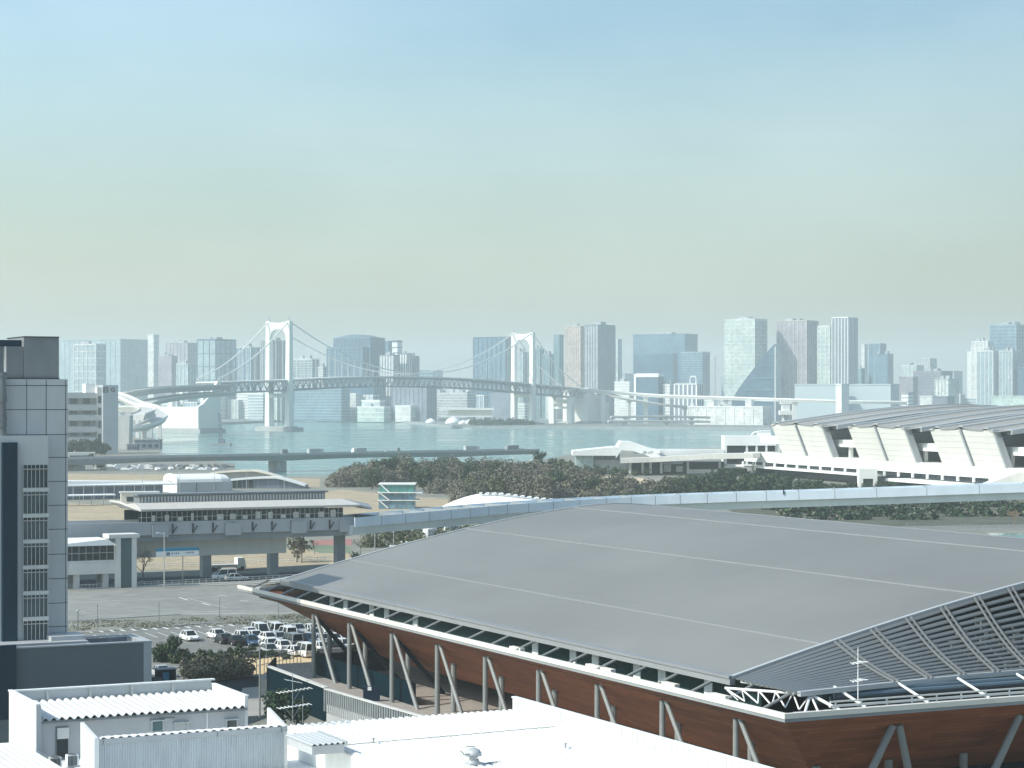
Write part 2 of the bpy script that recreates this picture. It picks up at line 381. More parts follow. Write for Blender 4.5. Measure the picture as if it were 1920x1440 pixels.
def tower(name, label, x0, xm, x1, yt, Y, body, style='fins', bars='pale', pitch=6.0, storey=4.2, top='plant', cat='tower', a=FAR_A, z0=2.5,
          bw=1.1, crown=None, group=None, part='facade_ribs'):
    cx, cy = (xm-960)/F*Y, Y
    r0, r1 = (x0-960)/F, (x1-960)/F
    wl = (cx-r0*cy)/(math.cos(a)+r0*math.sin(a)); wr = (r1*cy-cx)/(math.sin(a)-r1*math.cos(a))
    wl = max(wl, 6); wr = max(wr, 14)
    hgt = H-(yt-YH)/F*Y - z0
    t = thing(name, label, cat, (cx, cy, z0), -a, group)
    W = WM[t.name]
    def mb(): return MB(W)
    b = mb(); b.box(-wl, 0, 0, wr, -1, hgt); b.build('walls', m_t[body], t)
    g = mb(); d = .6; n = 0
    if style in ('fins', 'grid'):
        k = max(2, round(wl/pitch))
        for i in range(k+1): x = -wl+wl*i/k; g.box(x-bw/2-(.01 if i==k else 0), x+bw/2, -d, .0-.02, 0, hgt-.3)
        k = max(2, round(wr/pitch))
        for i in range(k+1): y = wr*i/k; g.box(.02, d, max(y-bw/2,.03), y+bw/2, 0, hgt-.3)
    if style in ('bands', 'grid'):
        k = int(hgt/storey); e = d*.6
        for i in range(1, k+1):
            z = i*hgt/k - 1.4
            g.box(-wl, 0, -e, -.02, z, z+1.2); g.box(.02, e, .02, wr, z, z+1.2)
    if style == 'panes':                    # white frame with deep window rows
        k = int(hgt/storey)
        for i in range(0, k+1): z = i*hgt/k; g.box(-wl, .3, -.8, -.02, z-.9, z+.5); g.box(.02, .8, -.5, wr, z-.9, z+.5)
        kk = max(2, round(wl/pitch))
        for i in range(kk+1): x = -wl+wl*i/kk; g.box(x-bw, x+bw, -.9, -.03, 0, hgt)
        kk = max(1, round(wr/pitch))
        for i in range(kk+1): y = wr*i/kk; g.box(.03, .9, max(y-bw,.05), y+bw, 0, hgt)
    if g.f: g.build(part, m_t[bars], t)
    pr = mb(); pr.box(-wl-.5, .5, -.7, wr+.5, hgt, hgt+1.6); pr.build('parapet', m_t[bars if style != 'plain' else body], t)
    if top == 'plant':
        q = mb(); rr = random.Random(int(x0*7+yt))
        for i in range(rr.randint(2,3)):
            u = rr.uniform(.1,.6)*wl; v = rr.uniform(.1,.5)*wr
            q.box(-wl+u, -wl+u+wl*rr.uniform(.15,.3), v, v+wr*.3, hgt+1.6, hgt+1.6+rr.uniform(3,6))
        q.build('roof_plant', m_t['grey'], t)
    if top == 'mast':
        q = mb(); q.tube((-wl*.5, wr*.5, hgt+1.6), (-wl*.5, wr*.5, hgt+12), .5, .2, 6); q.box(-wl*.7,-wl*.3,wr*.3,wr*.7,hgt+1.6,hgt+5); q.build('mast', m_t['grey'], t)
    return t, wl, wr, hgt, mb

T = tower
def lattice(b, p, q, w, n, r):
    p, q = Vector(p), Vector(q); d = (q-p); s = Vector((w/2,0,0))
    b.tube(p-s,q-s*.5,r,r,5); b.tube(p+s,q+s*.5,r,r,5)
    for i in range(n):
        a = p+d*(i/n); c = p+d*((i+1)/n); k = 1 if i%2 else -1
        b.tube(a-s*k*.8, c+s*k*.8, r*.7, r*.7, 4)
T('slab_tower','widest pale cyan glass slab tower, at the far left of the skyline',112,226,277,637,4250,'cyan','fins','cyan',14,top=None,bw=.8)
T('framed_tower','pale tower with white framed grid front standing before the cyan slab',139,180,198,646,3800,'cyan','panes','pale',11,11,bw=.6)
T('chimney_tower','slender white tower like a chimney, right of the cyan glass slab',277,288,297,629,3900,'pale','plain','pale',top=None)
T('stepped_tower','mauve grey tower with railed roof behind lower blocks',312,352,371,644,4100,'mauve','fins','mauve',9)
T('office_block','plain mauve block low beside the slender white chimney tower',297,322,333,669,3850,'mauve','bands','mauve')
T('office_block','pale blue block in front of the mauve grey railed tower',331,352,368,683,3600,'cyan','fins','pale',7)
T('striped_tower','blue grid tower with dark mullions left of the bridge cables',370,404,442,637,3700,'cyan','grid','dblue',14,22,bw=1.3,top='plant')
T('glass_block','blue glass block directly behind the left bridge cables',441,470,487,652,3950,'blue','fins','pale',9)
T('office_tower','tan and blue tower framed between the near bridge pylon legs',489,509,538,639,3900,'blue','fins','tan',5,top='plant')
T('office_block','grey block with a roof box just right of the near pylon',550,585,598,674,3800,'teal','grid','pale',9)
T('small_block','small stepped grey block right of the near pylon',596,606,614,689,3700,'grey','bands','pale')
t,wl,wr,h,mb = T('curved_roof_tower','large blue office tower with wavy curved roof beside the near pylon',626,694,721,634,3650,'dblue','fins','blue',8,top=None)
b = mb(); b.sheet(lambda u,v:(-wl*u, wr*v, h+1.7+5*math.sin(math.pi*u)**2), 12, 1)
b.loft([[(-wl*u,0,h+1.6),(-wl*u,0,h+1.7+5*math.sin(math.pi*u)**2),(-wl*u,wr,h+1.7+5*math.sin(math.pi*u)**2),(-wl*u,wr,h+1.6)] for u in [k/12 for k in range(13)]]); b.build('curved_roof', m_t['blue'], t)
T('podium_block','dark blue lower block against the foot of the wavy roofed tower',613,680,692,652,3550,'dblue','grid','blue',9,5,top=None,cat='building')
T('office_tower','narrow blue tower tucked behind the wavy roofed tower',712,728,736,641,3800,'blue','fins','blue',6,top=None)
T('window_tower','narrow tower with stacked white window panes on top',735,745,750,640,3750,'white','bands','dblue',5,9,top=None)
T('apartment_tower','white striped apartment tower, left one of the three together',712,738,746,667,3500,'pale','fins','slate',5,bw=1.6)
T('apartment_tower','white striped apartment tower in the middle of the three together',749,763,769,664,3520,'white','fins','slate',5,bw=1.6)
T('apartment_tower','dark striped apartment tower, right one of the three together',769,776,782,669,3540,'grey','fins','slate',5,bw=1.6)
T('glass_tower','tall blue glass tower with dark vertical ribs behind the bridge hangers',888,948,957,633,3700,'blue','fins','dblue',9,top=None,bw=2.2)
T('office_tower','pale grey tower seen between the legs of the far pylon',968,980,992,661,3900,'cyan','fins','pale',6)
T('office_tower','slim teal tower just right of the far pylon',1004,1012,1018,655,3900,'teal','fins','cyan',6)
T('office_tower','low teal tower with slanted top right of the far pylon',1017,1030,1038,665,3850,'teal','fins','cyan',6)
T('dark_tower','slim dark teal tower left of the tall tan tower',1038,1049,1055,629,3900,'teal','plain','teal',top=None)
T('tan_tower','tall tan stone tower with fine vertical ribs',1060,1088,1096,613,3650,'tan','fins','tan',4,bw=1.5,top='plant')
T('twin_tower','tall blue grey tower with white roof boxes beside the tan tower',1096,1121,1153,610,3600,'grey','fins','slate',5,bw=1.4)
T('office_tower','narrow pale green tower behind the tall blue grey tower',1150,1158,1164,637,3900,'green','fins','pale',5,top=None)
T('wide_tower','broad slate blue tower with a faceted top, widest right of the far pylon',1187,1284,1308,627,4000,'blue','plain','blue',top='plant')
T('lower_front','dark lower front storeys of the broad slate blue tower',1189,1262,1270,664,3930,'dblue','bands','blue',top=None,cat='building')
T('stepped_office','grey banded office overlapping the right of the broad slate tower',1277,1317,1331,661,3800,'blue','bands','cyan',top=None)
t,wl,wr,h,mb = T('framed_block','dark blue block wrapped in a thick white frame',1190,1234,1244,702,3300,'dblue','plain','white',top=None)
b = mb(); b.box(-wl-.6,-wl+3,-1.2,-.05,0,h+1); b.box(-wl+3.02,1.2,-1.2,-.05,h-4,h+1.7); b.box(.05,1.2,0,wr,h-3,h+1.65); b.build('frame', m_t['white'], t)
t,wl,wr,h,mb = T('white_grid_block','white grid block with an arched roof sign near the waterfront',1265,1306,1319,721,3200,'slate','fins','white',7,bw=2.4,top=None,cat='building')
b = mb(); b.path([(-wl*.35,4,h+1.6),(-wl*.35,4,h+9),(-wl*.3,4,h+12),(-wl*.12,4,h+12),(-wl*.08,4,h+9),(-wl*.08,4,h+1.6)],.9,6); b.build('roof_arch', m_t['white'], t)
T('high_rise','pale gridded apartment high rise left of the glass wedge',1359,1415,1438,599,3500,'green','grid','pale',10,6,bw=1.0)
# triangular glass wedge
t = thing('glass_wedge','blue triangular glass building with one curved sloping side','building', P(1376,760,3300)*1.0, 0)
a0 = P(1372,760,3300); b = MB()
prof = [(1372,752),(1382,733),(1396,713),(1414,690),(1432,667),(1452,645)]
fr = [P(x,y,3300) for x,y in prof]; fr2 = [P(x,y,3300)+Vector((14,34,0)) for x,y in prof]
bot = [Vector((p.x,p.y,2.5)) for p in fr]; bot2 = [Vector((p.x,p.y,2.5)) for p in fr2]
b.loft([[bot[i],fr[i],fr2[i],bot2[i]] for i in range(len(fr))]); b.build('glazing', m_t['blue'], t)
b = MB()
for y in (663,686,709,731):
    xl = 1376+ (752-y)*.72; p,q = P(xl+2,y,3299.3), P(1451,y,3299.3); b.bar(p,q,.5,1.0)
b.build('floor_bands', m_t['cyan'], t)
b = MB(); p = P(1453.5,650,3299); b.box(p.x-1,p.x+1,p.y,p.y+3,2.5,p.z); b.build('edge_fin', m_t['white'], t)
T('high_rise','pale high rise with tan crown between the glass wedge and grid tower',1457,1512,1534,602,3520,'mauve','fins','tan',7,bw=1.6)
T('white_high_rise','white gridded high rise close left of the dark striped tower',1533,1556,1562,612,3480,'green','grid','pale',8,7,bw=1.2,top=None)
T('striped_high_rise','tallest dark tower with bold white vertical stripes',1560,1590,1608,596,3400,'slate','fins','white',5.5,bw=1.3,top=None)
T('thin_tower','thin pale tower right behind the bold striped tower',1617,1621,1625,647,4000,'pale','plain','pale',top=None)
T('small_block','small teal block low between the striped tower and thin tower',1607,1615,1619,692,3900,'teal','bands','cyan')
T('blue_office','plain blue office with a lower right shoulder, upper part',1629,1650,1661,645,3900,'blue','fins','cyan',9,top=None)
T('blue_shoulder','lower blue shoulder block with a white roof sign',1640,1664,1675,665,3850,'blue','plain','cyan')
T('distant_block','pale distant block low in the gap right of the blue office',1691,1718,1731,686,4200,'green','fins','pale',7)
T('distant_tower','small distant grey tower left of the dark office group',1731,1743,1756,673,4300,'grey','fins','pale',5,top=None)
T('dark_office','dark mauve office block, left of the dark pair',1686,1712,1721,708,3500,'mauve','bands','mauve',top=None)
T('dark_office','long dark mauve office block, right of the dark pair',1712,1764,1786,697,3600,'slate','bands','mauve')
T('pale_office','pale cube office in front of the long dark office',1753,1778,1797,712,3400,'pale','fins','green',6)
T('cluster_tower','pale narrow tower at the left of the right edge cluster',1814,1824,1832,661,3800,'pale','grid','white',6)
T('cluster_tower','white crowned tower in the cluster at the right edge',1822,1852,1862,641,3750,'pale','fins','white',8)
T('cluster_tower','tallest blue tower in the cluster at the right edge',1856,1905,1938,609,3800,'blue','grid','cyan',12,6)
T('front_tower','twin ribbed glass tower front left in the right edge cluster',1832,1862,1874,659,3500,'cyan','fins','white',6)
T('front_tower','twin ribbed glass tower front right in the right edge cluster',1874,1898,1912,659,3480,'cyan','fins','pale',6)
T('edge_tower','slate blue tower cut off by the right edge of the view',1909,1940,1985,690,3450,'dblue','fins','blue',6)
p = P(1341,712,3450); t = thing('tower_crane','thin lattice tower crane rising left of the gridded high rise','crane',(p.x,p.y,2.5)); W = WM[t.name]
b = MB(W); hh = P(0,668,3450).z-2.5; lattice(b,(0,0,0),(0,0,hh),2.6,22,.4); b.build('mast', m_t['tan'], t)
b = MB(W); b.bar((-6,0,hh-2),(14,0,hh+14),1.0); b.bar((0,0,hh+6),(12,0,hh+12),.4); b.box(-7,-4,-1,1,hh-4,hh-1); b.build('jib', m_t['white'], t)
# middle height blocks behind and below the bridge deck
T('warehouse','grey waterfront block with fine window bands under the left half of the deck',552,640,656,729,3400,'blue','bands','cyan',9,top=None,cat='warehouse')
T('waterfront_block','pale grey block below the deck at the near pylon',482,528,556,724,3450,'grey','fins','cyan',8,cat='building')
T('waterfront_block','dark slate hall under the middle of the bridge deck',735,800,818,724,3300,'slate','fins','slate',8,top=None,cat='building')
T('waterfront_block','blue block under the deck beneath the wavy roofed tower',655,700,722,712,3450,'dblue','fins','blue',8,top=None,cat='building')
T('terminal_building','pale green stepped terminal on the quay under the bridge',670,720,738,764,3320,'green','bands','white',cat='building',storey=6)
T('terminal_upper','upper white storey of the pale green quay terminal',678,712,720,752,3345,'green','bands','white',cat='building',storey=5)
T('warehouse','pale quay warehouse right of the green terminal',741,770,788,762,3300,'pale','bands','white',cat='warehouse',storey=7,top=None)
T('warehouse','long low grey shed along the quay by the near pylon',556,650,668,768,3420,'grey','bands','pale',cat='warehouse',top=None)
T('waterfront_block','grey striped block behind the right half of the deck',820,876,892,738,3350,'grey','bands','pale',cat='building')
T('waterfront_block','mauve block behind the far pylon below deck',921,958,962,735,3250,'slate','plain','slate',top=None,cat='building')
T('warehouse','long low warehouse with a dark roof edge and tiny windows, right half',1590,1670,1686,722,2950,'shed','plain','slate',top=None,cat='warehouse')
T('warehouse','long low warehouse with a dark roof edge and tiny windows, left half',1490,1567,1578,722,2955,'shed','plain','slate',top=None,cat='warehouse')
T('stair_tower','bright white windowless tower in front of the long low warehouse',1567,1578,1592,722,2600,'white','plain','white',top=None,cat='tower')
t,wl,wr,h,mb = T('cold_store','pale panelled quay warehouse with two roof boxes',1290,1430,1447,764,2850,'pale','fins','white',14,bw=.7,top=None,cat='warehouse')
b = mb(); b.box(-wl*.75,-wl*.66,2,10,h+1.6,h+9); b.box(-wl*.24,-wl*.16,2,10,h+1.6,h+10); b.box(-wl*.98,-wl*.93,2,8,h+1.6,h+5); b.build('roof_box', m_t['pale'], t)
T('office_block','beige low block right of the tall blue grey tower',1152,1180,1192,717,3500,'pale','bands','white')
T('office_block','small white block right of the framed dark blue block',1243,1256,1264,722,3300,'pale','bands','white')
T('long_block','long pale low block along the right edge below the cluster',1858,1960,1990,744,2900,'green','plain','white',top=None,cat='building')
T('waterfront_block','grey rounded shed right of the dark offices near the hall roof',1725,1748,1757,744,2950,'pale','plain','pale',top=None,cat='warehouse')
T('waterfront_block','white little block with round windows right of the long warehouse',1690,1703,1712,738,2900,'white','bands','grey',top=None,cat='building')
T('waterfront_block','slate low shed between white block and right cluster',1749,1776,1790,745,2920,'slate','plain','slate',top=None,cat='building')
# filler rows of low blocks that nothing tells apart
rr = random.Random(5)
for i in range(72):
    x = 300+ i*22.4 + rr.uniform(-8,8)
    if 860 < x < 1060 and i % 2: continue
    wd = rr.uniform(20,44); Y = rr.choice([3550,3700,3450,3900]); yt = rr.uniform(738,762)-(8 if Y>3600 else 0)
    kind = rr.choice(['pale','grey','green','cyan','slate','white'])
    if kind in ('slate','grey'): lab, gr = 'grey low block among the packed waterfront rows below the skyline','grey low blocks of the far waterfront'
    else: lab, gr = 'pale low block among the packed waterfront rows below the skyline','pale low blocks of the far waterfront'
    T('low_block', lab, x, x+wd*.7, x+wd, yt, Y, kind, rr.choice(['bands','fins','bands']), 'white' if kind!='white' else 'grey', 7, cat='building', group=gr, top=None)
rr = random.Random(9)
for i in range(30):
    x = -60+ i*70+rr.uniform(-20,20); wd = rr.uniform(40,90); Y = rr.uniform(4600,5200)
    T('distant_tower','hazy distant block far behind the skyline towers', x, x+wd*.6, x+wd, rr.uniform(690,722), Y, rr.choice(['cyan','grey','blue']), 'plain','grey', cat='tower', group='hazy blocks behind the skyline', top=None)
# shoreline trees and quay sheds under the far pylon: green line
def scatter_mass(name, label, boxes, mats, n, size, cat='trees', seed=1, parent=None, pick=None):
    rr = random.Random(seed); b = MB()
    for (p, rx, ry, rz, k) in boxes:
        bm_ = rr.choices(range(len(mats)), pick)[0] if pick else 0
        for i in range(k):
            u = Vector((rr.gauss(0,1), rr.gauss(0,1), rr.gauss(0,1))).normalized()*rr.uniform(.72,1.05)
            c = Vector((p[0]+u.x*rx, p[1]+u.y*ry, p[2]+abs(u.z)*rz))
            n_ = Vector((u.x+rr.gauss(0,.5), u.y+rr.gauss(0,.5), u.z+.4+rr.gauss(0,.5))).normalized()
            t1 = n_.orthogonal().normalized(); t1.rotate(Matrix.Rotation(rr.uniform(0,6.28),3,n_)); t2 = n_.cross(t1)
            s = size*rr.uniform(.6,1.4); s2 = s*rr.uniform(.5,1)
            b.fa(b.vs([c-t1*s, c+t2*s2, c+t1*s, c-t2*s2]), rr.randrange(len(mats)) if len(mats)>1 and rr.random()<(.12 if pick else .35) else bm_)
    o = b.build(name, mats, parent); 
    if parent is None: tag(o, label, cat, kind='stuff')
    return o
bx = []
rr = random.Random(3)
for i in range(46):
    x = 885+i*3.4+rr.uniform(-2,2) if i < 34 else 300+ (i-34)*10
    Y = 2900+rr.uniform(-40,60) if i < 34 else 3300
    p = P(x, 790, Y); bx.append(((p.x,p.y,2.5), rr.uniform(3.5,6), 4, rr.uniform(4,9), 70))
scatter_mass('quay_trees','dark line of trees on the far quay around the far pylon', bx, [m_leafd, m_leafm], 0, 1.6, seed=2)
m_ship = m_t['white']
def boat(px, py, Y, ln, label, cabin=True):
    p = P(px, py, Y); t = thing('boat', label, 'boat', (p.x, p.y, 0), 0)
    W = WM[t.name]; b = MB(W)
    b.loft([[(-ln/2,-1.6,1.4),(-ln/2,1.6,1.4),(-ln/2,1.2,-.3),(-ln/2,-1.2,-.3)],[(ln*.2,-1.8,1.5),(ln*.2,1.8,1.5),(ln*.2,1.3,-.3),(ln*.2,-1.3,-.3)],[(ln/2,-.2,2.2),(ln/2,.2,2.2),(ln*.45,.1,-.3),(ln*.45,-.1,-.3)]]); b.build('hull', m_ship, t)
    c = MB(W); c.box(-ln*.3,ln*.1,-1.3,1.3,1.5,3.4); c.build('cabin', m_t['pale'], t)
boat(880,803,2560,24,'white boat low on the water left of the far pylon')
boat(812,790,3050,28,'white boat near the quay left of the far pylon')
for i,(x,y,Y,s,lab) in enumerate(((808,785,3050,10,'white dome tent on the quay, left of the orange brown one'),(850,783,2980,14,'tall white curved shell on the quay'),(868,788,2960,8,'small white round shell on the quay'),(880,788,2960,9,'white pointed shell at the right on the quay'))):
    p = P(x,y,Y); b = MB(); b.lathe((p.x,p.y,2.5),[(s*.8,0),(s*.75,s*.25),(s*.55,s*.5),(s*.25,s*.62),(.1,s*.75)],10); tag(b.build('quay_dome', m_t['white'], smooth=True), lab, 'shelter')
p = P(840,770,3150); t = thing('ferry_terminal','cream flat roofed terminal on the quay left of the far pylon','building',(p.x,p.y,2.5))
W = WM[t.name]; b = MB(W); b.box(0,62,0,30,10,18); b.build('upper_storey', m_t['cream'], t)
b = MB(W); b.box(-12,66,-8,34,18,21); b.box(-10,64,-6,32,8,10); b.build('roof_slab', m_t['white'], t)
b = MB(W)
for i in range(8): b.box(i*8,i*8+1.2,-4,-2.8,0,8)
b.build('columns', m_t['white'], t)
# ------------------------------------------------------------------ harbour crane ship
p = P(412,830,1750); t = thing('crane_barge','dark lattice crane standing on a barge before the left bridge anchorage','crane ship',(p.x,p.y,0))
W = WM[t.name]; b = MB(W); b.box(-7,9,-5,5,-.5,1.6); b.build('barge', m_concd, t)
b = MB(W); lattice(b,(1,0,1.6),(-.5,0,26),2.4,9,.42); b.build('boom', m_t['slate'], t)
b = MB(W); b.box(-1,4,-2,2,1.6,5); b.build('cab', m_t['slate'], t)
# ------------------------------------------------------------------ suspension bridge
c1 = Vector(((523.5-960)/F*2512, 2512, 0)); c2 = Vector(((981-960)/F*2955, 2955, 0))
BD = (c2-c1).normalized(); SPAN = (c2-c1).length
BR = Matrix.Translation(c1) @ Matrix.Rotation(math.atan2(BD.y,BD.x),4,'Z')     # x along the deck, y to its left
t = thing('suspension_bridge','white two pylon suspension bridge with double deck truss across the bay','bridge', c1, math.atan2(BD.y,BD.x))
HW = 14.6
def deck_z(x):
    u = x/SPAN
    return 58.5+ (5.8*(1-((u-.47)/.47)**2) if 0 <= u <= .94 else 0) + (-2.6*(-u/.2) if u < 0 else 0) + (-(u-.94)*24 if u > .94 else 0)
def cable_z(x):
    top = 126.0; low = deck_z(SPAN/2)+4
    if 0 <= x <= SPAN: return low+(top-low)*((x-SPAN/2)/(SPAN/2))**2
    xa = -x if x < 0 else x-SPAN
    e = (deck_z(x))+3
    k = xa/125.0; return top+(e-top)*k-9*math.sin(math.pi*min(k,1))
for k, x in enumerate((0, SPAN)):
    py_ = MB(BR)
    for s in (-1, 1):
        y = s*HW
        py_.loft([[(x-4.4,y-3.3,1),(x+4.4,y-3.3,1),(x+4.4,y+3.3,1),(x-4.4,y+3.3,1)],
                  [(x-3.6,y-2.9,60),(x+3.6,y-2.9,60),(x+3.6,y+2.9,60),(x-3.6,y+2.9,60)],
                  [(x-3.0,y-2.7,126),(x+3.0,y-2.7,126),(x+3.0,y+2.7,126),(x-3.0,y+2.7,126)]])
    pl = py_.build('pylon', m_bridge, t)
    b = MB(BR); n = 14                                  # portal beam with an arched soffit
    rings = []
    for i in range(n+1):
        y = -HW+2.6+(2*HW-5.2)*i/n; u = (i/n-.5)*2
        zb = 116.5-8.5*max(0,abs(u)-.35)**2/.42
        rings.append([(x-2.7,y,zb),(x+2.7,y,zb),(x+2.7,y,125.2-1.2*(1-u*u)),(x-2.7,y,125.2-1.2*(1-u*u))])
    b.loft(rings); b.build('portal_beam', m_bridge, pl)
    b = MB(BR); b.box(x-2.4,x+2.4,-HW+2.6,HW-2.6,38.5,43); b.build('cross_beam', m_bridge, pl)
    b = MB(BR); b.prism([(x-11,-HW-12),(x+11,-HW-12),(x+14,0),(x+11,HW+12),(x-11,HW+12),(x-14,0)],-.9,4.2); b.box(x-8,x+8,-HW-7,HW+7,4.2,5.4); b.build('foundation', m_conc, t)
    b = MB(BR)
    for s in (-1,1): b.tube((x,s*HW,126),(x,s*HW,131),.5,.3,6)
    b.build('cable_saddle', m_truss, pl)
cabs = []
for s in (-1, 1):
    b = MB(BR); xs = [-125+ i*12.5 for i in range(int((SPAN+250)/12.5)+1)]
    b.path([(x, s*HW, cable_z(x)) for x in xs], .75, 6); cab = b.build('main_cable', m_bridge, t)
    for x in xs:
        zc, zd = cable_z(x), deck_z(x)
        if zc > zd+2 and abs(x) > 4 and abs(x-SPAN) > 4: b = MB(BR); b.tube((x,s*HW,zc),(x,s*HW,zd),.16,.16,5); b.build('hanger', m_bridge, cab)
X0, X1 = -128, SPAN+135; NP = int((X1-X0)/11)
xs = [X0+(X1-X0)*i/NP for i in range(NP+1)]
for s in (-1,1):
    b = MB(BR); y = s*(HW-1.2)
    for i in range(NP):
        a, c = xs[i], xs[i+1]; za, zc = deck_z(a), deck_z(c)
        b.bar((a,y,za-1.6),(c,y,zc-1.6),.9,1.1); b.bar((a,y,za-12.5),(c,y,zc-12.5),.9,1.1)
        b.bar((a,y,za-1.6),(a,y,za-12.5),.65,.65); m_ = (a+c)/2; zm = deck_z(m_)
        b.bar((a,y,za-12),(m_,y,zm-2),.6,.6); b.bar((m_,y,zm-2),(c,y,zc-12),.6,.6)
    b.build('stiffening_truss', m_truss, t)
b = MB(BR)
for i in range(NP):
    a, c = xs[i], xs[i+1]; za, zc = deck_z(a), deck_z(c)
    b.hexa([(a,-HW-.4,za-1.2),(c,-HW-.4,zc-1.2),(c,HW+.4,zc-1.2),(a,HW+.4,za-1.2),(a,-HW-.4,za+.3),(c,-HW-.4,zc+.3),(c,HW+.4,zc+.3),(a,HW+.4,za+.3)])
b.build('upper_deck', m_offw, t)
b = MB(BR)
for i in range(NP):
    a, c = xs[i], xs[i+1]; za, zc = deck_z(a)-11.6, deck_z(c)-11.6
    b.hexa([(a,-HW+2,za-.8),(c,-HW+2,zc-.8),(c,HW-2,zc-.8),(a,HW-2,za-.8),(a,-HW+2,za),(c,-HW+2,zc),(c,HW-2,zc),(a,HW-2,za)])
b.build('lower_deck', m_truss, t)
for i in range(0,NP,4):
    for s in (-1,1): b = MB(BR); b.tube((xs[i],s*HW*.95,deck_z(xs[i])),(xs[i],s*HW*.95,deck_z(xs[i])+8),.12,.1,5); b.build('lamp_post', m_bridge, t)
# anchorages: massive concrete blocks with a sloping shoulder
m_anch = mat('anchorage_concrete', (.80,.79,.74), .8, var=.04, scale=.03, streak=3)
def anchorage(x0, x1, sgn, label):
    # x0 = edge towards the pylon
    z = deck_z(x0)
    prof = [(x0, 4), (x0, z+1), (x0+sgn*4, z+1), (x0+sgn*12, z-8), (x0+sgn*20, z-17), (x0+sgn*29, z-24), (x1, z-27), (x1, 4)] if sgn < 0 else [(x0, 4), (x0, z+1), (x0+5, z+1), (x0+20, z-8), (x0+36, z-16), (x0+52, z-19), (x1, z-19.5), (x1, 4)]
    a = thing('anchorage', label, 'bridge anchorage', BR @ Vector((x0,0,0)), math.atan2(BD.y,BD.x))
    if sgn < 0:                            # a cable wall along the near side, a lower block behind it
        b = MB(BR); b.loft([[(x,-HW-6,zz) for x,zz in prof],[(x,-HW-2.5,zz) for x,zz in prof]]); b.build('side_wall', m_anch, a)
        b = MB(BR); b.box(x1,x0-1,-HW-2.45,HW+26,4,z-27); b.build('block', m_anch, a)
        b = MB(BR); b.box(x1+2,x1+7,HW+4,HW+9,z-27,z-16); b.build('stair_tower', m_bridge, a)
    else:
        b = MB(BR); b.loft([[(x,-HW-6,zz) for x,zz in prof],[(x,HW+6,zz) for x,zz in prof]]); b.build('block', m_anch, a)
    b = MB(BR); b.box(min(x0,x1)-3,max(x0,x1)+3,-HW-11,HW+(31 if sgn < 0 else 11),-.8,4); b.box(min(x0,x1)-1.5,max(x0,x1)+1.5,-HW-8,HW+(28 if sgn < 0 else 8),4,5.2); b.build('plinth', m_conc, a)
    b = MB(BR); xx = x1-sgn*14
    b.box(xx-1.6,xx+1.6,-HW-2,-HW+1.5,z-25,z-9); b.box(xx-1.6,xx+1.6,HW-1.5,HW+2,z-25,z-9); b.build('deck_pier', m_bridge, a)
    return a
anchorage(-128, -165, -1, 'massive pale concrete bridge anchorage rising from the water at left')
anchorage(SPAN+137, SPAN+196, 1, 'grey concrete bridge anchorage with a sloped shoulder on the far quay')
# pier in front of the far anchorage (open concrete frame)
t = thing('frame_pier','white open frame pier left of the far bridge anchorage','bridge pier', BR @ Vector((SPAN+100,0,0)), math.atan2(BD.y,BD.x))
for s in (-1,1):
    b = MB(BR); b.box(SPAN+96,SPAN+104,s*HW-4,s*HW+4,2,deck_z(SPAN+100)-13.2); b.build('leg', m_bridge, t)
b = MB(BR); b.box(SPAN+97,SPAN+103,-HW+4,HW-4,30,36); b.box(SPAN+97,SPAN+103,-HW+4,HW-4,23,26); b.build('beam', m_bridge, t)
# ------------------------------------------------------------------ viaducts
def viaduct(name, label, pts, wd, th, m, piers=(), par=1.0, pw=2.2, zbase=2.5, cat='viaduct', pm=None, smooth=True):
    pts = [Vector(p) for p in pts]
    if smooth:                                      # Catmull-Rom
        q = []
        for i in range(len(pts)-1):
            p0, p1, p2, p3 = pts[max(i-1,0)], pts[i], pts[i+1], pts[min(i+2,len(pts)-1)]
            for k in range(6):
                u = k/6; q.append(.5*((2*p1)+(p2-p0)*u+(2*p0-5*p1+4*p2-p3)*u*u+(3*p1-p0-3*p2+p3)*u**3))
        pts = q+[pts[-1]]
    t = thing(name, label, cat, pts[0]*1, 0)
    b = MB(); h = wd/2
    b.sweep(pts, [(-h,0),(-h+h*.25,-th),(h-h*.25,-th),(h,0)]); b.build('girder', pm or m, t)
    for s in (-1,1):
        b = MB(); b.sweep(pts, [(s*h-.15,-.35),(s*h+.15,-.35),(s*h+.15,par),(s*h-.15,par)]); b.build('parapet', m, t)
    for pr in piers:
        p = pts[min(len(pts)-1, int(pr*(len(pts)-1)))]
        b = MB(); b.box(p.x-pw/2,p.x+pw/2,p.y-pw/2,p.y+pw/2,zbase-.5,p.z-th); b.box(p.x-h*.6,p.x+h*.6,p.y-pw*.6,p.y+pw*.6,p.z-th-1.6,p.z-th-.05); b.build('pier', m, t)
    return t
viaduct('approach_viaduct','slender pale approach viaduct running right from the far anchorage',
        [P(1082,729,3060),P(1160,735,3080),P(1240,741,3050),P(1360,745,2950),P(1490,749,2850),P(1600,752,2800),P(1700,753,2780)],16,3.4,m_bridge,(.13,.28,.52,.68),pw=6)
viaduct('approach_viaduct','lower curving ramp below the slender viaduct at the far anchorage',
        [P(1095,738,3100),P(1140,740,3080),P(1180,748,3060),P(1250,759,3050),P(1310,764,3060)],14,2.6,m_concl,(.5,.9),pw=4)
viaduct('harbour_road','low elevated harbour road along the far quay, upper level',
        [P(1145,781,2850),P(1250,780,2860),P(1330,782,2870)],12,2.2,m_concl,(.2,.5,.8),pw=3)
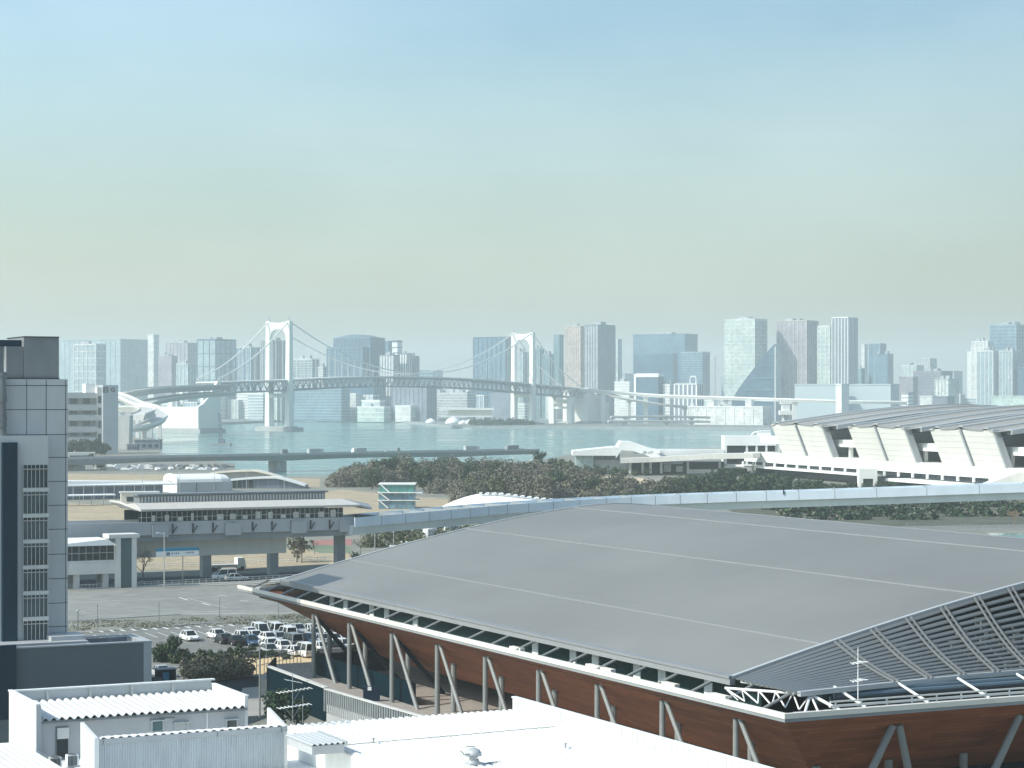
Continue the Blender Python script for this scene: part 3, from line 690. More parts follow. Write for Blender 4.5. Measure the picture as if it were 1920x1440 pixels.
viaduct('harbour_road','low elevated harbour road along the far quay, lower level',
        [P(1140,789,2820),P(1250,789,2830),P(1330,790,2840)],12,2,m_concl,(.2,.5,.8),pw=3)
viaduct('approach_viaduct','wide upper approach deck curving left from the near anchorage',
        [P(418,722,2330),P(372,724,2250),P(320,726,2180),P(270,730,2130),P(240,737,2120),P(222,746,2140)],20,5,m_concl,(.8,),pw=5,pm=m_conc,zbase=0)
viaduct('approach_viaduct','second approach deck curving below the wide upper deck',
        [P(430,735,2340),P(380,738,2240),P(330,743,2170),P(290,750,2120),P(270,758,2100)],16,4,m_concl,(.85,),pw=5,pm=m_conc,zbase=0)
viaduct('loop_ramp','white rimmed loop ramp curling behind the white slab building',
        [P(206,737,1950),P(232,745,1930),P(258,757,1910),P(284,764,1890),P(301,778,1860),P(292,789,1820),P(266,799,1790),P(232,806,1780)],12,3.2,m_white,(.3,.55,.85),par=1.8,pw=3,pm=m_concl,zbase=2)
viaduct('loop_ramp','inner loop ramp with a pale underside beside the white slab building',
        [P(205,765,1850),P(240,763,1840),P(268,764,1830),P(276,770,1800),P(258,778,1780)],13,4.5,m_offw,(.5,),par=1.2,pw=3,pm=m_concl,zbase=2)
# pale ramp wall and dark sheds at the left shore
b = MB(); p = P(218,855,1500); b.hexa([(p.x,p.y,2.6),(p.x+8.5,p.y,2.6),(p.x+8.5,p.y+14,2.6),(p.x,p.y+14,2.6),(p.x-.6,p.y,26),(p.x+9.2,p.y,26),(p.x+9.2,p.y+14,26),(p.x-.6,p.y+14,26)])
b.box(p.x,p.x+8.6,p.y-.4,p.y+.1,2.8,6); tag(b.build('ramp_pier', m_concl), 'wide pale concrete pier right of the white slab building','pier')
for (x0,x1,yt,Y,lab) in ((252,300,826,1480,'dark blue grey shed on the shore left of the bridge water'),(238,256,834,1460,'narrow dark shed beside the wide pale pier')):
    p = P(x0,850,Y); q = P(x1,yt,Y); t = thing('shed', lab, 'shed', (p.x,p.y,3)); W = WM[t.name]; w_ = q.x-p.x; h_ = q.z-3
    b = MB(W); b.box(0,w_,0,10,0,h_); b.build('walls', m_t['slate'], t); b = MB(W); b.box(-.4,w_+.4,-.5,10.5,h_,h_+.5); b.build('roof', m_t['slate'], t)
    b = MB(W)
    for i in range(4): b.box(w_*(.08+.24*i),w_*(.2+.24*i),-.15,-.02,h_*.25,h_*.6)
    b.build('windows', m_glassd, t)
# white slab building with balconies and two signs
Yb = 1370
t = thing('hotel_block','white building with open balcony floors and two dark signs on its slab','building', P(130,852,Yb), 0)
HF = Matrix.Translation(P(188,852,Yb)) @ Matrix.Rotation(math.radians(24),4,'Z') @ Matrix.Translation(-P(188,852,Yb))
b = MB(HF); p = P(128,735,Yb); q = P(182,735,Yb); b.box(p.x-30,q.x,Yb+4,Yb+20,3,p.z-.4); b.build('walls', m_grey, t)
for i, y in enumerate((737,757,776,798,818,838)):
    z = P(0,y,Yb).z; b = MB(HF); b.box(p.x-30,q.x,Yb-.5,Yb+4,z-4.2,z-.6) if i else b.box(p.x-30,q.x,Yb-.5,Yb+4,z-3.2,z); b.build('balcony', m_concl, t)
b = MB(HF)
for x in (136,160):
    for y in (752,771,793,812): a = P(x,y,Yb+3.6); b.box(a.x,a.x+4.4,Yb+3.4,Yb+3.9,a.z-1.6,a.z+1.6)
b.build('windows', m_glassd, t)
a0 = P(188,722,Yb-4); a1 = P(217,722,Yb-4)
b = MB(HF); b.box(a0.x,a1.x,Yb-4,Yb+16,3,a0.z); sl_ = b.build('slab', mat('hotel_slab',(.42,.47,.50),.7,var=.06,scale=.1), t)  # white slab coloured blue grey so its front looks shaded
b = MB(HF); c0 = P(181,735,Yb-1); b.box(c0.x,a0.x,Yb-1,Yb+14,3,c0.z+3); b.build('stair_bay', m_concl, t)
b = MB(HF)
for y in (749,771,795,820): z = P(0,y,Yb).z; b.box(c0.x+.5,a0.x-.5,Yb-1.2,Yb-1.02,z-2.4,z+2.2)
b.build('stair_window', m_glassd, t)
b = MB(HF); c0 = P(168,724,Yb+6); b.box(c0.x,c0.x+6,Yb+6,Yb+14,P(0,737,Yb).z,c0.z+1.5); b.build('roof_house', m_white, t)
# sign marks: a barred square character and a ring with a tail
m_sign = mat('sign_brown', (.06,.03,.04), .6)
b = MB(HF); y_ = Yb-4.25
def sx(px): return P(px,0,y_).x
def sz(py): return P(0,py,y_).z
for (x0,x1,y0,y1) in ((187,188.5,726,736),(190,191.3,726,736),(195.5,197,726,736),(190,197,726,727.3),(190,197,730.5,731.6),(190,197,734.8,736)): b.box(sx(x0),sx(x1),y_-.12,y_+.2,sz(y1),sz(y0))
b.build('sign_character', m_sign, sl_)
b = MB(HF); c_ = Vector((sx(206.5),y_,sz(730.5)))
b.path([c_+Vector((1.15*math.cos(k*.5),0,1.15*math.sin(k*.5))) for k in range(13)],.3,5); b.bar(c_+Vector((.3,0,-.4)),c_+Vector((1.3,0,-1.5)),.5,.4); b.build('sign_ring', m_sign, sl_)

# ------------------------------------------------------------------ road bridge over the canal, with traffic
Q0, Q1 = Vector((P(90,0,1040).x,1040,9.3)), Vector((P(1012,0,1230).x,1230,9.3))
def onr(u): return Q0+(Q1-Q0)*u
t = thing('road_bridge','long flat grey road bridge crossing in front of the bay','bridge', (Q0.x,Q0.y,0), math.atan2(Q1.y-Q0.y,Q1.x-Q0.x))
RB = WM[t.name]; LN = (Q1-Q0).length
b = MB(RB); n = 40; pu = [.06,.44,.80]
for i in range(n):
    a, c = LN*i/n, LN*(i+1)/n
    def dep(s): return 2.1+.8*max(0,1-min(abs(s/LN-q) for q in pu)/.14)**1.6
    b.hexa([(a,1,8.5-dep(a)),(c,1,8.5-dep(c)),(c,13,8.5-dep(c)),(a,13,8.5-dep(a)),(a,0,8.5),(c,0,8.5),(c,14,8.5),(a,14,8.5)])
b.build('girder', mat('road_bridge_girder',(.25,.285,.29),.85,var=.1,scale=.1), t)
b = MB(RB); b.box(0,LN,0,.35,8.5,9.4); b.build('parapet', m_conc, t); b = MB(RB); b.box(0,LN,13.65,14,8.5,9.4); b.build('parapet', m_conc, t)
for q in pu:
    b = MB(RB); b.box(LN*q-3,LN*q+3,3,11,-.5,5.4); b.build('pier', m_conc, t)
for k,q in enumerate((.03,.2,.335,.43,.55,.66,.83)):
    p = RB @ Vector((LN*q,.6,9.4)); l_ = thing('street_lamp','thin street lamp on the road bridge, %s from its left end'%['first','second','third','fourth','fifth','sixth','seventh'][k],'street lamp',p,0,'lamps on the road bridge')
    b = MB(WM[l_.name]); b.tube((0,0,0),(0,0,8),.12,.08,6); b.build('pole', m_steel, l_); b = MB(WM[l_.name]); b.bar((0,0,8),(1.8,0,8.3),.12); b.box(1.2,2.2,-.15,.15,8.25,8.4); b.build('lamp_arm', m_steel, l_)
m_cargo = mat('cargo_box', (.42,.45,.46), .5); m_cargod = mat('cargo_box_dark', (.22,.25,.26), .5); m_cab = mat('cab_paint', (.62,.63,.62), .4)
def wheels(t, W, xs_, r, w_, m=m_black):
    for x in xs_:
        for s in (-1,1):
            b = MB(W); b.tube((x,s*w_-.12*s,r),(x,s*w_+.1*s,r),r,r,10); b.build('wheel', m, t)
def truck(px, ln, label, m, flip=1, u=None, flat=False):
    u = (Vector((0,0,0)))
    s = None
    lo, hi = 0.0, 1.0
    for _ in range(40):
        mid = (lo+hi)/2; p = onr(mid); x = 960+F*p.x/p.y
        lo, hi = (mid, hi) if x < px else (lo, mid)
    p = RB @ Vector((LN*lo, 4, 8.5)); a = math.atan2(Q1.y-Q0.y,Q1.x-Q0.x)
    t = thing('truck', label, 'truck', p, a+(0 if flip > 0 else math.pi)); W = WM[t.name]
    if flat:
        b = MB(W); b.box(-ln/2,ln/2-2,-1.1,1.1,.7,1.1); b.box(-ln/2,-ln/2+.2,-1.1,1.1,1.1,2.2); b.build('flatbed', m, t)
    else:
        b = MB(W); b.box(-ln/2,ln/2-2.1,-1.15,1.15,.8,3.05); b.build('cargo_box', m, t)
    c = MB(W); c.hexa([(ln/2-2,-1.15,.5),(ln/2,-1.15,.5),(ln/2,1.15,.5),(ln/2-2,1.15,.5),(ln/2-2,-1.1,2.9),(ln/2-.5,-1.1,2.9),(ln/2-.5,1.1,2.9),(ln/2-2,1.1,2.9)]); c.build('cab', m_cab if m != m_cargod else m_cargod, t)
    wheels(t, W, (-ln/2+1,-ln/2+2.1,ln/2-1), .5, 1.0)
truck(600,9.5,'long pale box truck, leftmost truck on the road bridge',m_cargo)
truck(681,8.5,'pale box truck on the road bridge driving left',m_cargo,-1)
truck(744,9,'low flatbed truck in the middle of the road bridge',m_cargod,flat=True)
truck(893,9.8,'long pale box truck near the right end of the road bridge',m_cargo)
truck(968,8.5,'grey truck with a sloped nose at the right end of the road bridge',m_cargod,-1)
truck(541,3.8,'small dark van on the road bridge right of the near pylon reflection',m_cargod)
# ------------------------------------------------------------------ trees
def crown_mesh(name, seed, rx, rz, n, leaf_, mats, clumps=16, base=.28):
    rr = random.Random(seed); b = MB(); cl = []
    for i in range(clumps):
        while True:
            u = Vector((rr.uniform(-1,1), rr.uniform(-1,1), rr.uniform(-1,1)))
            if .25 < u.length < .85: break
        cl.append((Vector((u.x*rx, u.y*rx, rz*(1+base)+u.z*rz)), rr.uniform(.28,.5)*rx))
    for i in range(n):
        c, r = rr.choice(cl)
        u = Vector((rr.gauss(0,1), rr.gauss(0,1), rr.gauss(0,1))).normalized(); p = c+u*r*rr.uniform(.6,1.08)*Vector((1,1,.8)).length/1.62
        nn = (u+Vector((rr.gauss(0,.6), rr.gauss(0,.6), rr.gauss(.3,.5)))).normalized()
        t1 = nn.orthogonal().normalized(); t1.rotate(Matrix.Rotation(rr.uniform(0,6.28),3,nn)); t2 = nn.cross(t1)
        s = leaf_*rr.uniform(.6,1.4); b.fa(b.vs([p-t1*s, p+t2*s*.6, p+t1*s, p-t2*s*.6]), 1 if len(mats) > 1 and rr.random() < .3 else 0)
    me = b.build(name, mats, None, keep=True); return me
def make_tree(name, label, seed, rx, rz, n, leaf_, mats, trunk=.16, group=None, cat='tree', clumps=16, base=.28):
    t = thing(name, label, cat, (0,0,0), 0, group)
    c = crown_mesh('crown', seed, rx, rz, n, leaf_, mats, clumps, base); c.parent = t
    b = MB(); b.tube((0,0,-.2),(0,0,rz*(1+base)), trunk, trunk*.5, 7)
    rr = random.Random(seed)
    for k in range(5):
        a = k*1.26+rr.random(); z = rz*(.5+.12*k); b.tube((0,0,z),(math.cos(a)*rx*.55,math.sin(a)*rx*.55,z+rz*.6), trunk*.45, trunk*.15, 5)
    o = b.build('trunk', m_bark, None, keep=True); o.parent = t
    return t
def place(t, x, y, z, s=1.0, rz=None, label=None, first=[]):
    if t.name in first: c = copy_tree(t)
    else: first.append(t.name); c = t
    c.location = (x,y,z); c.scale = (s,s,s*R.uniform(.9,1.1)); c.rotation_euler = (0,0,R.uniform(0,6.28) if rz is None else rz)
    if label: c['label'] = label
    return c
def branch_tree(name, label, seed, h, mats, cat='tree', depth=5, spread=.5, group=None):
    rr = random.Random(seed); t = thing(name, label, cat, (0,0,0), 0, group); tr = MB(); cr = MB()
    def grow(p, d, ln, r, k):
        q = p+d*ln; (tr if k <= 1 else cr).tube(p, q, r, r*.65, 5 if k < 3 else 3)
        if k >= depth: return
        for i in range(3 if k else 4):
            nd = (d+Vector((rr.gauss(0,spread), rr.gauss(0,spread), rr.gauss(.12,.25)))).normalized()
            grow(q-d*ln*rr.uniform(0,.3), nd, ln*rr.uniform(.62,.8), r*.58, k+1)
    grow(Vector((0,0,-.1)), Vector((0,0,1)), h*.3, h*.018, 0)
    o = tr.build('trunk', mats, None, keep=True); o.parent = t
    o = cr.build('branches', mats, None, keep=True); o.parent = t; return t

# ------------------------------------------------------------------ shore wood
bx = []; rr = random.Random(21)
def wood_row(pts, n, rx, rz, k, jy=14):
    for i in range(n):
        u = i/(n-1)*(len(pts)-1); a = min(int(u), len(pts)-2); f = u-a
        px = pts[a][0]*(1-f)+pts[a+1][0]*f; py = pts[a][1]*(1-f)+pts[a+1][1]*f; zt = pts[a][2]*(1-f)+pts[a+1][2]*f
        p = Gd(px+rr.uniform(-6,6), py, 3); y = p.y+rr.uniform(-jy,jy)
        bx.append(((p.x*y/p.y, y, 3.0), rx*rr.uniform(.7,1.3), rx*rr.uniform(.7,1.3), zt*rr.uniform(.6,1.25), k))
wood_row([(640,899,4),(700,897,8),(760,898,9),(860,899,9),(980,901,8),(1090,905,5)], 46, 4.6, 8, 420)
wood_row([(630,912,5),(690,911,8),(780,912,10),(900,912,10),(1010,912,9),(1100,915,7)], 44, 4.6, 8, 420)
wood_row([(820,926,6),(900,926,9),(1000,925,10),(1080,928,8),(1180,926,6)], 34, 4.4, 8, 420)
wood_row([(860,942,6),(940,942,8),(1050,942,8),(1150,940,7),(1250,938,7)], 34, 4, 7, 420)
scatter_mass('shore_wood','mass of bare grey brown winter trees on the near shore', [(p_,a_,b_,c_,int(k_*2.1)) for p_,a_,b_,c_,k_ in bx], [m_leafb, m_leafb2, m_leafo, m_leafm], 0, .40, seed=8, pick=(5,3,3,1))
ev = make_tree('evergreen_tree','dark round evergreen tree among the bare grey brown wood on the shore', 5, 4.2, 4.2, 1500, .45, [m_leafd, m_leafm], .3, 'evergreens in the shore wood', clumps=18)
ev2 = make_tree('evergreen_tree','dark evergreen tree in the thick green belt before the white hall', 6, 4.4, 3.8, 1500, .45, [m_leafd, m_leafm], .3, 'evergreens before the white hall', clumps=18)
for px,py,s in ((735,903,1.2),(722,909,1.1),(815,905,1.1),(845,903,1.2),(870,907,1.0),(905,905,1.1),(930,912,1.2),(885,921,1.1),(990,909,.9),(1040,930,1.0),(985,938,.9),(955,931,.9),(1075,938,.9),(1110,934,.9),(700,916,.9),(770,910,1.1),(795,918,1.0)):
    p = Gd(px,py,3); place(ev, p.x, p.y-6, 2.6, s)
for px,py,s in ((1180,938,.75),(1225,934,.8),(1258,930,.9),(1290,926,1),(1320,925,1.0),(1345,923,1.1),(1370,921,1.1),(1398,922,1.1),(1425,923,1.0),(1450,924,1.0),(1478,926,.9),(1505,927,.85),(1530,928,.8),
                (1270,940,.8),(1310,937,.9),(1350,937,.9),(1390,936,.9),(1430,935,.9),(1470,936,.85),(1510,936,.8),(1545,934,.7),(1230,944,.7),(1190,947,.7),(1360,912,.9),(1330,914,.7),(1580,929,.6),(1300,915,.7)):
    p = Gd(px,py,3); place(ev2, p.x, p.y, 2.6, s)
ev3 = make_tree('shoreline_tree','mid green tree on the shore in front of the white terminal', 16, 3.6, 3.4, 900, .5, [m_leafm, m_leafd], .25, 'trees before the white terminal')
for px,py,s in ((985,893,1.0),(1003,893,1.1),(1022,891,1.1),(1040,891,1.2),(1058,892,1.2),(1073,893,1.1),(1092,893,.8),(1112,893,.7),(1130,892,.75),(1150,892,.7),(1170,893,.6),(1190,892,.5),(1212,892,.5)):
    p = Gd(px,py,3); place(ev3, p.x, p.y, 2.6, s)
pt = make_tree('umbrella_pine','lone flat topped pine standing above the trees at the end of the road bridge', 30, 2.6, 1.2, 300, .4, [m_leafd], .25, base=5.2)
p = Gd(1011,893,3); place(pt, p.x, p.y, 2.6, 1.35)
# sand and paths in the wood
patch('sand_patch', [(1105,896),(1145,893),(1200,896),(1232,902),(1200,908),(1165,911),(1125,905)], m_sand)
patch('sand_path', [(1020,888),(1060,886),(1110,890),(1130,893),(1110,897),(1070,899),(1040,894)], m_pave)
patch('dry_field', [(590,925),(640,918),(760,930),(840,935),(880,950),(700,975),(600,960)], m_tan)
patch('dry_field', [(-200,885),(100,887),(440,893),(600,898),(600,914),(430,908),(100,903),(-200,903)], m_tan)
patch('dry_field', [(60,940),(240,948),(240,990),(40,990)], m_tan)
patch('dry_field', [(250,1033),(620,1028),(660,1036),(660,1056),(440,1068),(250,1068)], m_tan)
patch('lawn', [(560,1024),(640,1021),(660,1030),(660,1037),(600,1037)], m_green)
patch('red_court', [(585,1013),(660,1010),(660,1022),(585,1022)], m_red)
patch('road', [(-100,868),(440,869),(440,884),(-100,885)], m_asph)
patch('road', [(-300,1112),(130,1102),(460,1090),(560,1083),(900,1063),(900,1040),(640,1056),(460,1066),(130,1078),(-300,1090)], m_road)
patch('pavement', [(-300,1118),(130,1108),(460,1095),(560,1088),(560,1083),(460,1089.6),(130,1101.6),(-300,1111.6)], m_pave)
patch('asphalt_lot', [(-300,1124),(130,1109.5),(450,1096.5),(800,1080),(1100,1240),(600,1170),(560,1150),(340,1152),(130,1165),(-300,1180)], m_lot)
patch('verge', [(-300,1184),(130,1165),(340,1153),(560,1151),(620,1158),(620,1164),(400,1168),(130,1189),(-300,1200)], m_ground)
patch('car_park', [(-300,1202),(130,1190),(400,1169),(700,1163),(900,1190),(800,1236),(460,1240),(330,1252),(130,1270),(-300,1300)], m_asph)
patch('road', [(-300,1330),(280,1296),(470,1268),(700,1258),(800,1300),(500,1345),(300,1420),(-300,1500)], m_road)
patch('pavement', [(455,1290),(500,1286),(505,1340),(440,1345)], m_pave)
# road paint
zz = ZL[0]+.004
b = MB()
def dash(b, x0,y0,x1,y1,w=.16):
    p,q = Gd(x0,y0,zz), Gd(x1,y1,zz); d = (q-p).normalized(); s = Vector((d.y,-d.x,0))*w/2
    i = b.vs([p-s,p+s,q+s,q-s]); b.fa(i)
for k in range(24):
    u = k/23; x = 168+u*470; y = 1184-u*22; dash(b,x-5,y-1,x+5,y+2,.45)
for k in range(20):
    u = k/19; x = 175+u*460; y = 1186-u*17; dash(b,x,y+4,x+24,y+13,.14)
for (x0,y0,x1,y1) in ((336,1120,352,1125),(379,1131,395,1135),(350,1121,425,1140),(410,1116,425,1117),(450,1126,465,1127),(140,1146,160,1146),(300,1150,460,1144),(170,1128,330,1122)): dash(b,x0,y0,x1,y1,.35 if x1-x0<25 else .12)
for k in range(26):
    x = -50+k*26; dash(b, x, 1098.5-x*.038+1.5, x+13, 1098-x*.038+1.0, .14)
o = b.build('road_markings', m_mark); struct(o)
for pl_ in o.data.polygons:
    if pl_.normal.z < 0: pl_.flip()
# verge grass
b = []; rr = random.Random(4)
for i in range(150):
    x = 130+rr.random()*480; y = 1175-(x-130)*.03+rr.uniform(-8,8); p = Gd(x,y,3); b.append(((p.x,p.y,3), 1.8,1.4,rr.uniform(.1,.45),26))
scatter_mass('verge_grass','dry grass and weeds along the verge above the car park', b, [m_grass, m_leafm], 0, .14, 'grass', seed=14)

# ------------------------------------------------------------------ cars
m_glasscar = mat('car_glass', (.02,.03,.035), .08, var=.2)
m_light = mat('head_lamp', (.7,.7,.68), .2); m_tail = mat('tail_lamp', (.35,.02,.02), .3)
def make_car(kind, paint):
    t = thing('parked_car' if kind != 'van' else 'parked_van', '', 'car' if kind != 'van' else 'van', (0,0,0)); W = WM[t.name]
    ln, wd = (4.4,1.75) if kind == 'car' else (4.7,1.8); h1 = .85 if kind == 'car' else .95; h2 = 1.45 if kind == 'car' else 1.95
    b = MB(W); a = ln/2
    def ring(x, z0, z1, hw): return [(x,-hw,z0),(x,hw,z0),(x,hw*1.0,(z0+z1)/2),(x,hw*.93,z1),(x,-hw*.93,z1),(x,-hw,(z0+z1)/2)]
    hw = wd/2
    if kind == 'car': b.loft([ring(-a,.42,.78,hw*.9),ring(-a*.92,.28,h1+.03,hw),ring(-a*.35,.25,h1+.04,hw),ring(a*.32,.25,h1,hw),ring(a*.85,.28,.72,hw*.97),ring(a,.4,.6,hw*.86)])
    else: b.loft([ring(-a,.4,1.0,hw*.95),ring(-a*.97,.28,h1+.1,hw),ring(a*.5,.25,h1,hw),ring(a*.9,.28,.85,hw*.97),ring(a,.4,.7,hw*.9)])
    b.build('body', paint, t)
    xr0, xr1, xt0, xt1 = (-a*.88,a*.42,-a*.55,a*.08) if kind == 'car' else (-a*.97,a*.72,-a*.92,a*.38)
    b = MB(W); b.hexa([(xr0,-hw*.9,h1),(xr1,-hw*.9,h1-.02),(xr1,hw*.9,h1-.02),(xr0,hw*.9,h1),(xt0,-hw*.72,h2-.06),(xt1,-hw*.72,h2-.06),(xt1,hw*.72,h2-.06),(xt0,hw*.72,h2-.06)]); b.build('windows', m_glasscar, t)
    b = MB(W); b.box(xt0-.02,xt1+.02,-hw*.74,hw*.74,h2-.06,h2)
    for s in (-1,1):
        for (p,q) in (((xr0,s*hw*.91,h1),(xt0,s*hw*.73,h2-.03)),((xr1,s*hw*.91,h1),(xt1,s*hw*.73,h2-.03)),(((xr0+xr1)/2-.1,s*hw*.915,h1),((xt0+xt1)/2,s*hw*.735,h2-.03))): b.bar(p,q,.1,.08)
    b.build('roof', paint, t)
    for x in (-a*.6, a*.62):
        for s in (-1,1):
            b = MB(W); b.tube((x,s*(hw-.2),.31),(x,s*(hw+.01),.31),.31,.31,12); wh = b.build('wheel', m_black, t)
            b = MB(W); b.tube((x,s*(hw+.0),.31),(x,s*(hw+.025),.31),.18,.16,10); b.build('rim', m_steell, wh)
    for s in (-1,1):
        b = MB(W); b.box(a*.93,a*1.0,s*hw*.62-.16,s*hw*.62+.16,.56,.7); b.build('headlight', m_light, t)
        b = MB(W); b.box(-a*1.0,-a*.95,s*hw*.7-.13,s*hw*.7+.13,.66,.82); b.build('tail_light', m_tail, t)
    return t
def paint(n, c): return mat(n, c, .25, var=.03, scale=1)
cars = {'white':make_car('car',paint('white_car_paint',(.8,.8,.79))),'silver':make_car('car',paint('silver_car_paint',(.42,.44,.45))),'black':make_car('car',paint('black_car_paint',(.02,.022,.026))),
        'blue':make_car('car',paint('blue_car_paint',(.04,.09,.16))),'wvan':make_car('van',paint('white_van_paint',(.8,.8,.79))),'gvan':make_car('van',paint('grey_van_paint',(.2,.22,.22)))}
CAR_A = GA+math.pi/2
clist = [  # kind, px, py, heading offset, label
 ('white',356,1201,0,'white car alone beside the bushes, leftmost in the car park'),
 ('white',405,1197,0,'white car second from the left in the car park, on its own'),
 ('white',466,1194,0,'white car at the left end of the back row, left of a white van'),
 ('wvan',489,1193,0,'white van at the left end of the full back row'),
 ('wvan',515,1191,0,'white van second from the left in the full back row'),
 ('white',538,1190,0,'white car just right of the two white vans in the back row'),
 ('silver',560,1188,0,'silver car in the middle of the full back row'),
 ('white',583,1187,0,'white car just left of the slanted column in the back row'),
 ('wvan',610,1186,0,'white van behind the slanted column in the back row'),
 ('silver',636,1187,0,'silver car at the right end of the back row, under the eaves'),
 ('black',418,1206,0,'black car in the middle row, left of two other dark cars'),
 ('black',440,1209,0,'black car in the middle row beside the hedge'),
 ('blue',472,1210,0,'dark blue car in the middle row beside the hedge'),
 ('white',500,1203,0,'white car in the middle row, directly behind the front white car'),
 ('white',504,1215,0,'white car in the middle of the car park, nearest to the hedge'),
 ('silver',524,1204,0,'silver car in the middle row right of a white car'),
 ('gvan',548,1212,0,'grey van parked in the front row by the sandy strip'),
 ('black',567,1206,0,'black car right of the grey van'),
 ('blue',583,1207,0,'dark blue car left of the first slanted column'),
 ('silver',600,1206,0,'silver car in the middle row, seen through the first slanted columns'),
 ('white',622,1205,0,'white car in the middle row, right of the first slanted columns'),
 ('white',645,1204,0,'white car at the right end of the middle row under the eaves'),
 ('silver',589,1195,0,'silver car between the two back rows, left of the first slanted column'),
 ('white',452,1200,0,'white car in the middle row, left of the dark blue one'),
 ('white',479,1201,0,'white car in the middle row, right of the dark blue one'),
 ('wvan',538,1199,0,'white van in the middle row behind the grey van'),
 ('white',528,1219,0,'white car in the front row, left of the grey van'),
 ('silver',506,1227,0,'silver car in the front row behind the small bushes'),
 ('white',600,1221,0,'white car in the front row beside the first slanted column'),
 ('black',625,1219,0,'black car in the front row, right of the first slanted columns'),
 ('white',648,1217,0,'white car in the front row, left of the second slanted column'),
 ('white',552,1229,0,'white car in the front row, just behind the sandy strip'),
 ('wvan',572,1231,0,'white van in the front row, just behind the sandy strip'),
]
seen = set()
def put(kind, p, rz, label, group='cars in the car park'):
    src = cars[kind]
    if kind in seen: c = copy_tree(src)
    else: seen.add(kind); c = src
    c.location = p; c.rotation_euler = (0,0,rz); c['label'] = label; c['group'] = group; return c
for k,(kind,px,py,da,lab) in enumerate(clist):
    p = Gd(px,py,3.03); put(kind, p, CAR_A+da+(math.pi if k%3==0 else 0)+R.uniform(-.03,.03), lab)
put('wvan', Gd(420,1086,3.03), GA+math.pi, 'white van driving on the dark road by the station','vehicles on the station road')
put('silver', Gd(443,1089,3.03), GA, 'silver car behind the white van on the station road','vehicles on the station road')
p = Gd(424,1070,3.03); t = thing('truck','low white flatbed truck on the far lane under the station','truck',p,GA); W = WM[t.name]
b = MB(W); b.box(-4,2,-1.1,1.1,.7,1.3); b.build('flatbed', m_concl, t); b = MB(W); b.hexa([(2.1,-1.1,.5),(4,-1.1,.5),(4,1.1,.5),(2.1,1.1,.5),(2.1,-1.05,2.6),(3.5,-1.05,2.6),(3.5,1.05,2.6),(2.1,1.05,2.6)]); b.build('cab', m_white, t); wheels(t, W, (-3,-1.8,3.1), .45, 1.0)
put('blue', Gd(704,1054,3.03), GA, 'blue car with a white roof right of the palm tree','cars behind the gym roof')
# distant parked cars left of the canal (tiny): a single mesh each
dc = None
rr = random.Random(77)
def far_car(paintm):
    b = MB(); b.loft([[(x,-.9,.3),(x,.9,.3),(x,.85,z),(x,-.85,z)] for x,z in ((-2.2,.8),(-1.9,.95),(-1.3,1.45),(.3,1.45),(1.0,.95),(2.2,.75))]); return b
fm = {}
for k in range(34):
    u = k%17; row = k//17
    px = 196+u*14+rr.uniform(-3,3); py = 881-row*5+rr.uniform(-1,1); p = Gd(px,py,3.02)
    white = rr.random() < .72
    key = 'w' if white else 'g'
    if key not in fm: o = fm[key] = far_car(0).build('parked_car', paint('far_car_'+('white' if white else 'grey'), (.8,.8,.79) if white else (.2,.22,.24)), None, keep=True)
    else: o = fm[key].copy(); COL.objects.link(o)
    o.location = p; o.rotation_euler = (0,0,rr.choice((0,GA,GA+1.57)))
    tag(o, ('tiny white car' if white else 'tiny dark grey car')+' in the distant lot left of the canal, beyond the vaulted hall', 'car', 'white cars of the distant lot' if white else 'grey cars of the distant lot')

# ------------------------------------------------------------------ halls left of the canal, seen over the station
t = thing('vaulted_hall','white hall with a rounded white gable and grey panel walls','building', Gd(334,925,3), GA); W = WM[t.name]
n = 12; dp = 17.0; ln = 21.0
def arc(k, s_=1.0): a = math.pi*k/n; return (dp/2-math.cos(a)*dp/2*s_, 3.9+2.9*math.sin(a)**.7*s_)
b = MB(W); b.loft([[(x,0,-.2)]+[(x,arc(k)[0],arc(k)[1]+.25) for k in range(n+1)]+[(x,dp,-.2)] for x in (-.5,-.02)]); b.build('gable', m_white, t)
b = MB(W); b.box(0,ln,.3,dp-.3,-.2,3.88); b.build('walls', m_grey, t)
b = MB(W); b.loft([[(x,arc(k,s_)[0],arc(k,s_)[1]) for k in range(n+1)] for x,s_ in ((0,1),(ln*.8,1),(ln*.95,.86),(ln+.6,.55))]); b.build('roof', m_white, t)
b = MB(W); [b.box(x,x+.2,.2,.295,0,3.85) for x in (7,14)]; b.build('wall_joints', m_dark, t)
b = MB(W); b.bar((-.56,10.5,4.6),(-.56,8.6,3.4),.3,.1,up=(1,0,0)); b.bar((-.56,8.9,3.7),(-.56,6.2,4.2),.35,.1,up=(1,0,0)); b.bar((-.57,9.2,3.5),(-.57,7.4,3.2),.25,.1,up=(1,0,0)); b.build('gable_emblem', m_sign, t)
